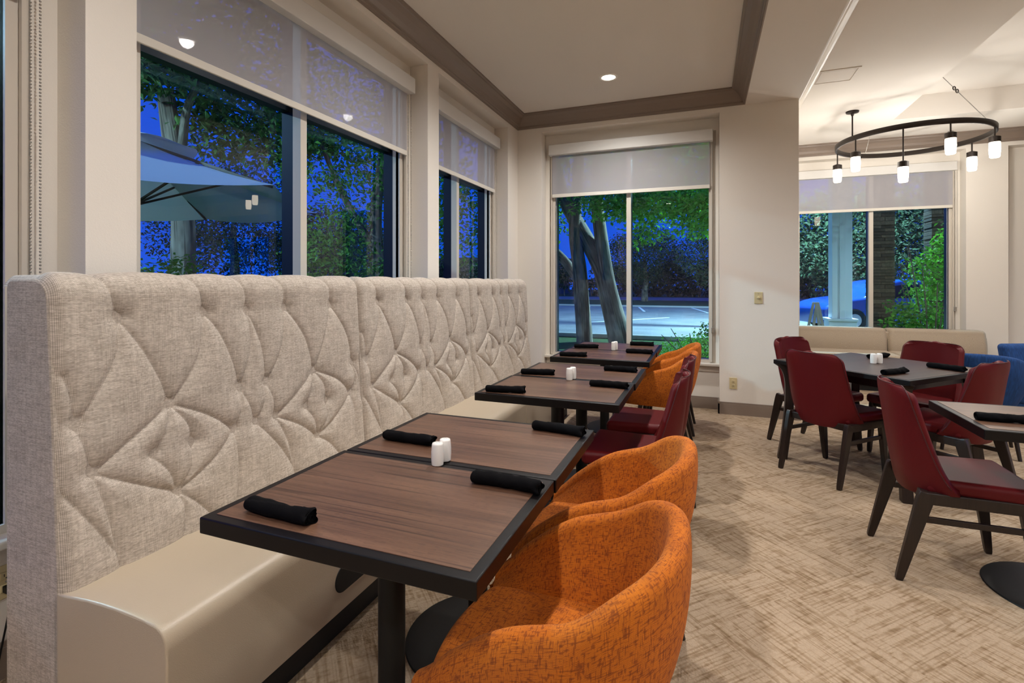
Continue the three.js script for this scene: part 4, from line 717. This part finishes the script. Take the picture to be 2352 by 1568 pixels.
{ // blue car
  const t = thing('car', 'blue car parked behind the porch column', 'car', [5.0, GY + 0.03, -18.5], 0.35), paint = MP({ color: '#123a8c', roughness: 0.25, clearcoat: 0.8 });
  const sh = new THREE.Shape(); sh.moveTo(-2.1, 0.3); sh.lineTo(-2.12, 0.6); sh.bezierCurveTo(-2.0, 0.85, -1.4, 0.88, -1.0, 0.93); sh.bezierCurveTo(-0.6, 1.3, -0.3, 1.44, 0.2, 1.45); sh.bezierCurveTo(0.8, 1.45, 1.1, 1.3, 1.5, 1.02); sh.bezierCurveTo(1.9, 1.0, 2.1, 0.95, 2.12, 0.7); sh.lineTo(2.1, 0.3); sh.closePath();
  mk('body', toCreased(new THREE.ExtrudeGeometry(sh, { depth: 1.55, bevelEnabled: true, bevelSize: 0.08, bevelThickness: 0.1, bevelSegments: 4, curveSegments: 14 }).translate(0, 0, -0.775)), paint, t);
  const ws = new THREE.Shape(); ws.moveTo(-0.85, 0.97); ws.bezierCurveTo(-0.5, 1.27, -0.3, 1.36, 0.2, 1.37); ws.bezierCurveTo(0.7, 1.37, 0.95, 1.25, 1.25, 1.0); ws.closePath();
  mk('side_window', new THREE.ExtrudeGeometry(ws, { depth: 1.79, bevelEnabled: false, curveSegments: 10 }).translate(0, 0, -0.895), M({ color: '#0a0f18', roughness: 0.1 }), t);
  for (const x of [-1.35, 1.35]) for (const z of [-0.8, 0.8]) { const w = mk('wheel', cyl(0.33, 0.33, -0.11, 0.11, 0, 0, 28).rotateX(Q).translate(x, 0.33, z), M({ color: '#101010', roughness: 0.8 }), t); mk('hub_cap', cyl(0.19, 0.19, -0.115, 0.115, 0, 0, 20).rotateX(Q).translate(x, 0.33, z), steel, w); }
}
{ // patio parasol
  const cx = -5.85, cz = -3.65, t = thing('patio_parasol', 'pale canvas patio parasol outside the wide window', 'parasol', [cx, GY, cz]), hem = 2.40, top = 3.12, R = 2.0, n = 6, canvas = MP({ color: '#d8d8d6', roughness: 0.9, transmission: 0.2, thickness: 0, side: THREE.DoubleSide });
  const cn = (k) => V(Math.cos(k / n * Math.PI * 2 - 0.02) * R, hem, Math.sin(k / n * Math.PI * 2 - 0.02) * R);
  for (let k = 0; k < n; k++) {
    const a = cn(k), b = cn(k + 1), apex = V(0, top - 0.06, 0);
    mk('canopy_panel', grid(12, 12, (u, v) => { const e = a.clone().lerp(b, u), p = apex.clone().lerp(e, v); p.y -= 0.09 * Math.sin(u * Math.PI) * v * v + 0.05 * Math.sin(v * Math.PI); return [p.x, p.y, p.z, u, v]; }, false, true), canvas, t);
    mk('rib', bar(V(0, top - 0.09, 0), V(a.x * 0.99, hem - 0.02, a.z * 0.99), 0.02, 0.03), blackMetal, t);
    mk('strut', bar(V(0, hem - 0.1, 0), V(a.x * 0.5, (hem + top) / 2 - 0.07, a.z * 0.5), 0.018, 0.024), blackMetal, t);
  }
  mk('vent_cap', grid(36, 6, (u, v) => { const a = u * Math.PI * 2, r = v * 0.62; return [Math.cos(a) * r, top + 0.01 - v * 0.17 + 0.015 * v * Math.sin(a * 6), Math.sin(a) * r, u, v]; }, true, true), canvas, t);
  mk('finial', lathe([[0, 0.16], [0.05, 0.13], [0.07, 0.08], [0.05, 0]], 20).translate(0, top - 0.01, 0), blackMetal, t);
  mk('pole', cyl(0.028, 0.028, 0, top, 0, 0, 20), blackMetal, t); mk('base', cyl(0.32, 0.28, 0, 0.09, 0, 0, 32), blackMetal, t);
}
// street lamps: arm-mounted heads on poles, each a lamp that lights the grounds
const headGlow = M({ color: '#ffffff', emissive: new THREE.Color().setRGB(0.75, 0.9, 1), emissiveIntensity: 30 });
function streetLamp(label, x, z, h, cd) {
  const t = thing('street_lamp', label, 'street lamp', [x, GY, z]);
  mk('pole', cyl(0.09, 0.06, 0, h, 0, 0, 14), blackMetal, t); mk('arm', bar(V(0, h, 0), V(0.7, h + 0.1, 0), 0.05, 0.05), blackMetal, t);
  mk('head', rbox(0.55, 1.05, h + 0.08, h + 0.2, -0.16, 0.16, 0.03), blackMetal, t); mk('lamp_lens', box(0.6, 1.0, h + 0.05, h + 0.08, -0.12, 0.12), headGlow, t);
  const l = new THREE.PointLight(COOL, cd, 0, 2); l.position.set(x + 0.8, GY + h - 0.02, z); l.castShadow = true; l.shadow.radius = 6; l.name = 'lamp_lens_light'; scene.add(l);
}
streetLamp('street lamp standing in the parking lot behind the pier', 2.2, -17.5, 6.5, 900);
streetLamp('street lamp beyond the bay windows, outside the picture', 7.2, -10.2, 4.6, 80);
streetLamp('street lamp on the patio side, left of the picture', -10.5, -0.6, 5.2, 150);
streetLamp('far street lamp shining in the narrow corner window', -25.8, -54, 7.2, 60);
streetLamp('farther small street lamp low in the narrow corner window', -56, -108, 7, 40);
{ // distant building with wall lamps
  const t = thing('distant_building', 'low building with lit wall lamps far beyond the lot', 'building', [-24, GY, -62]); mk('wall', box(-9, 7, 0, 4.2, -4, 4), M({ color: '#6d6660', roughness: 0.9 }), t); mk('roof', box(-9.4, 7.4, 4.2, 4.6, -4.4, 4.4), M({ color: '#3b3a3c', roughness: 0.9 }), t);
  for (const x of [-6, -2, 2, 5.5]) mk('wall_lamp', new THREE.SphereGeometry(0.16, 12, 8).translate(x, 2.9, 4.1), headGlow, t);
}
renderer.render(scene, camera);
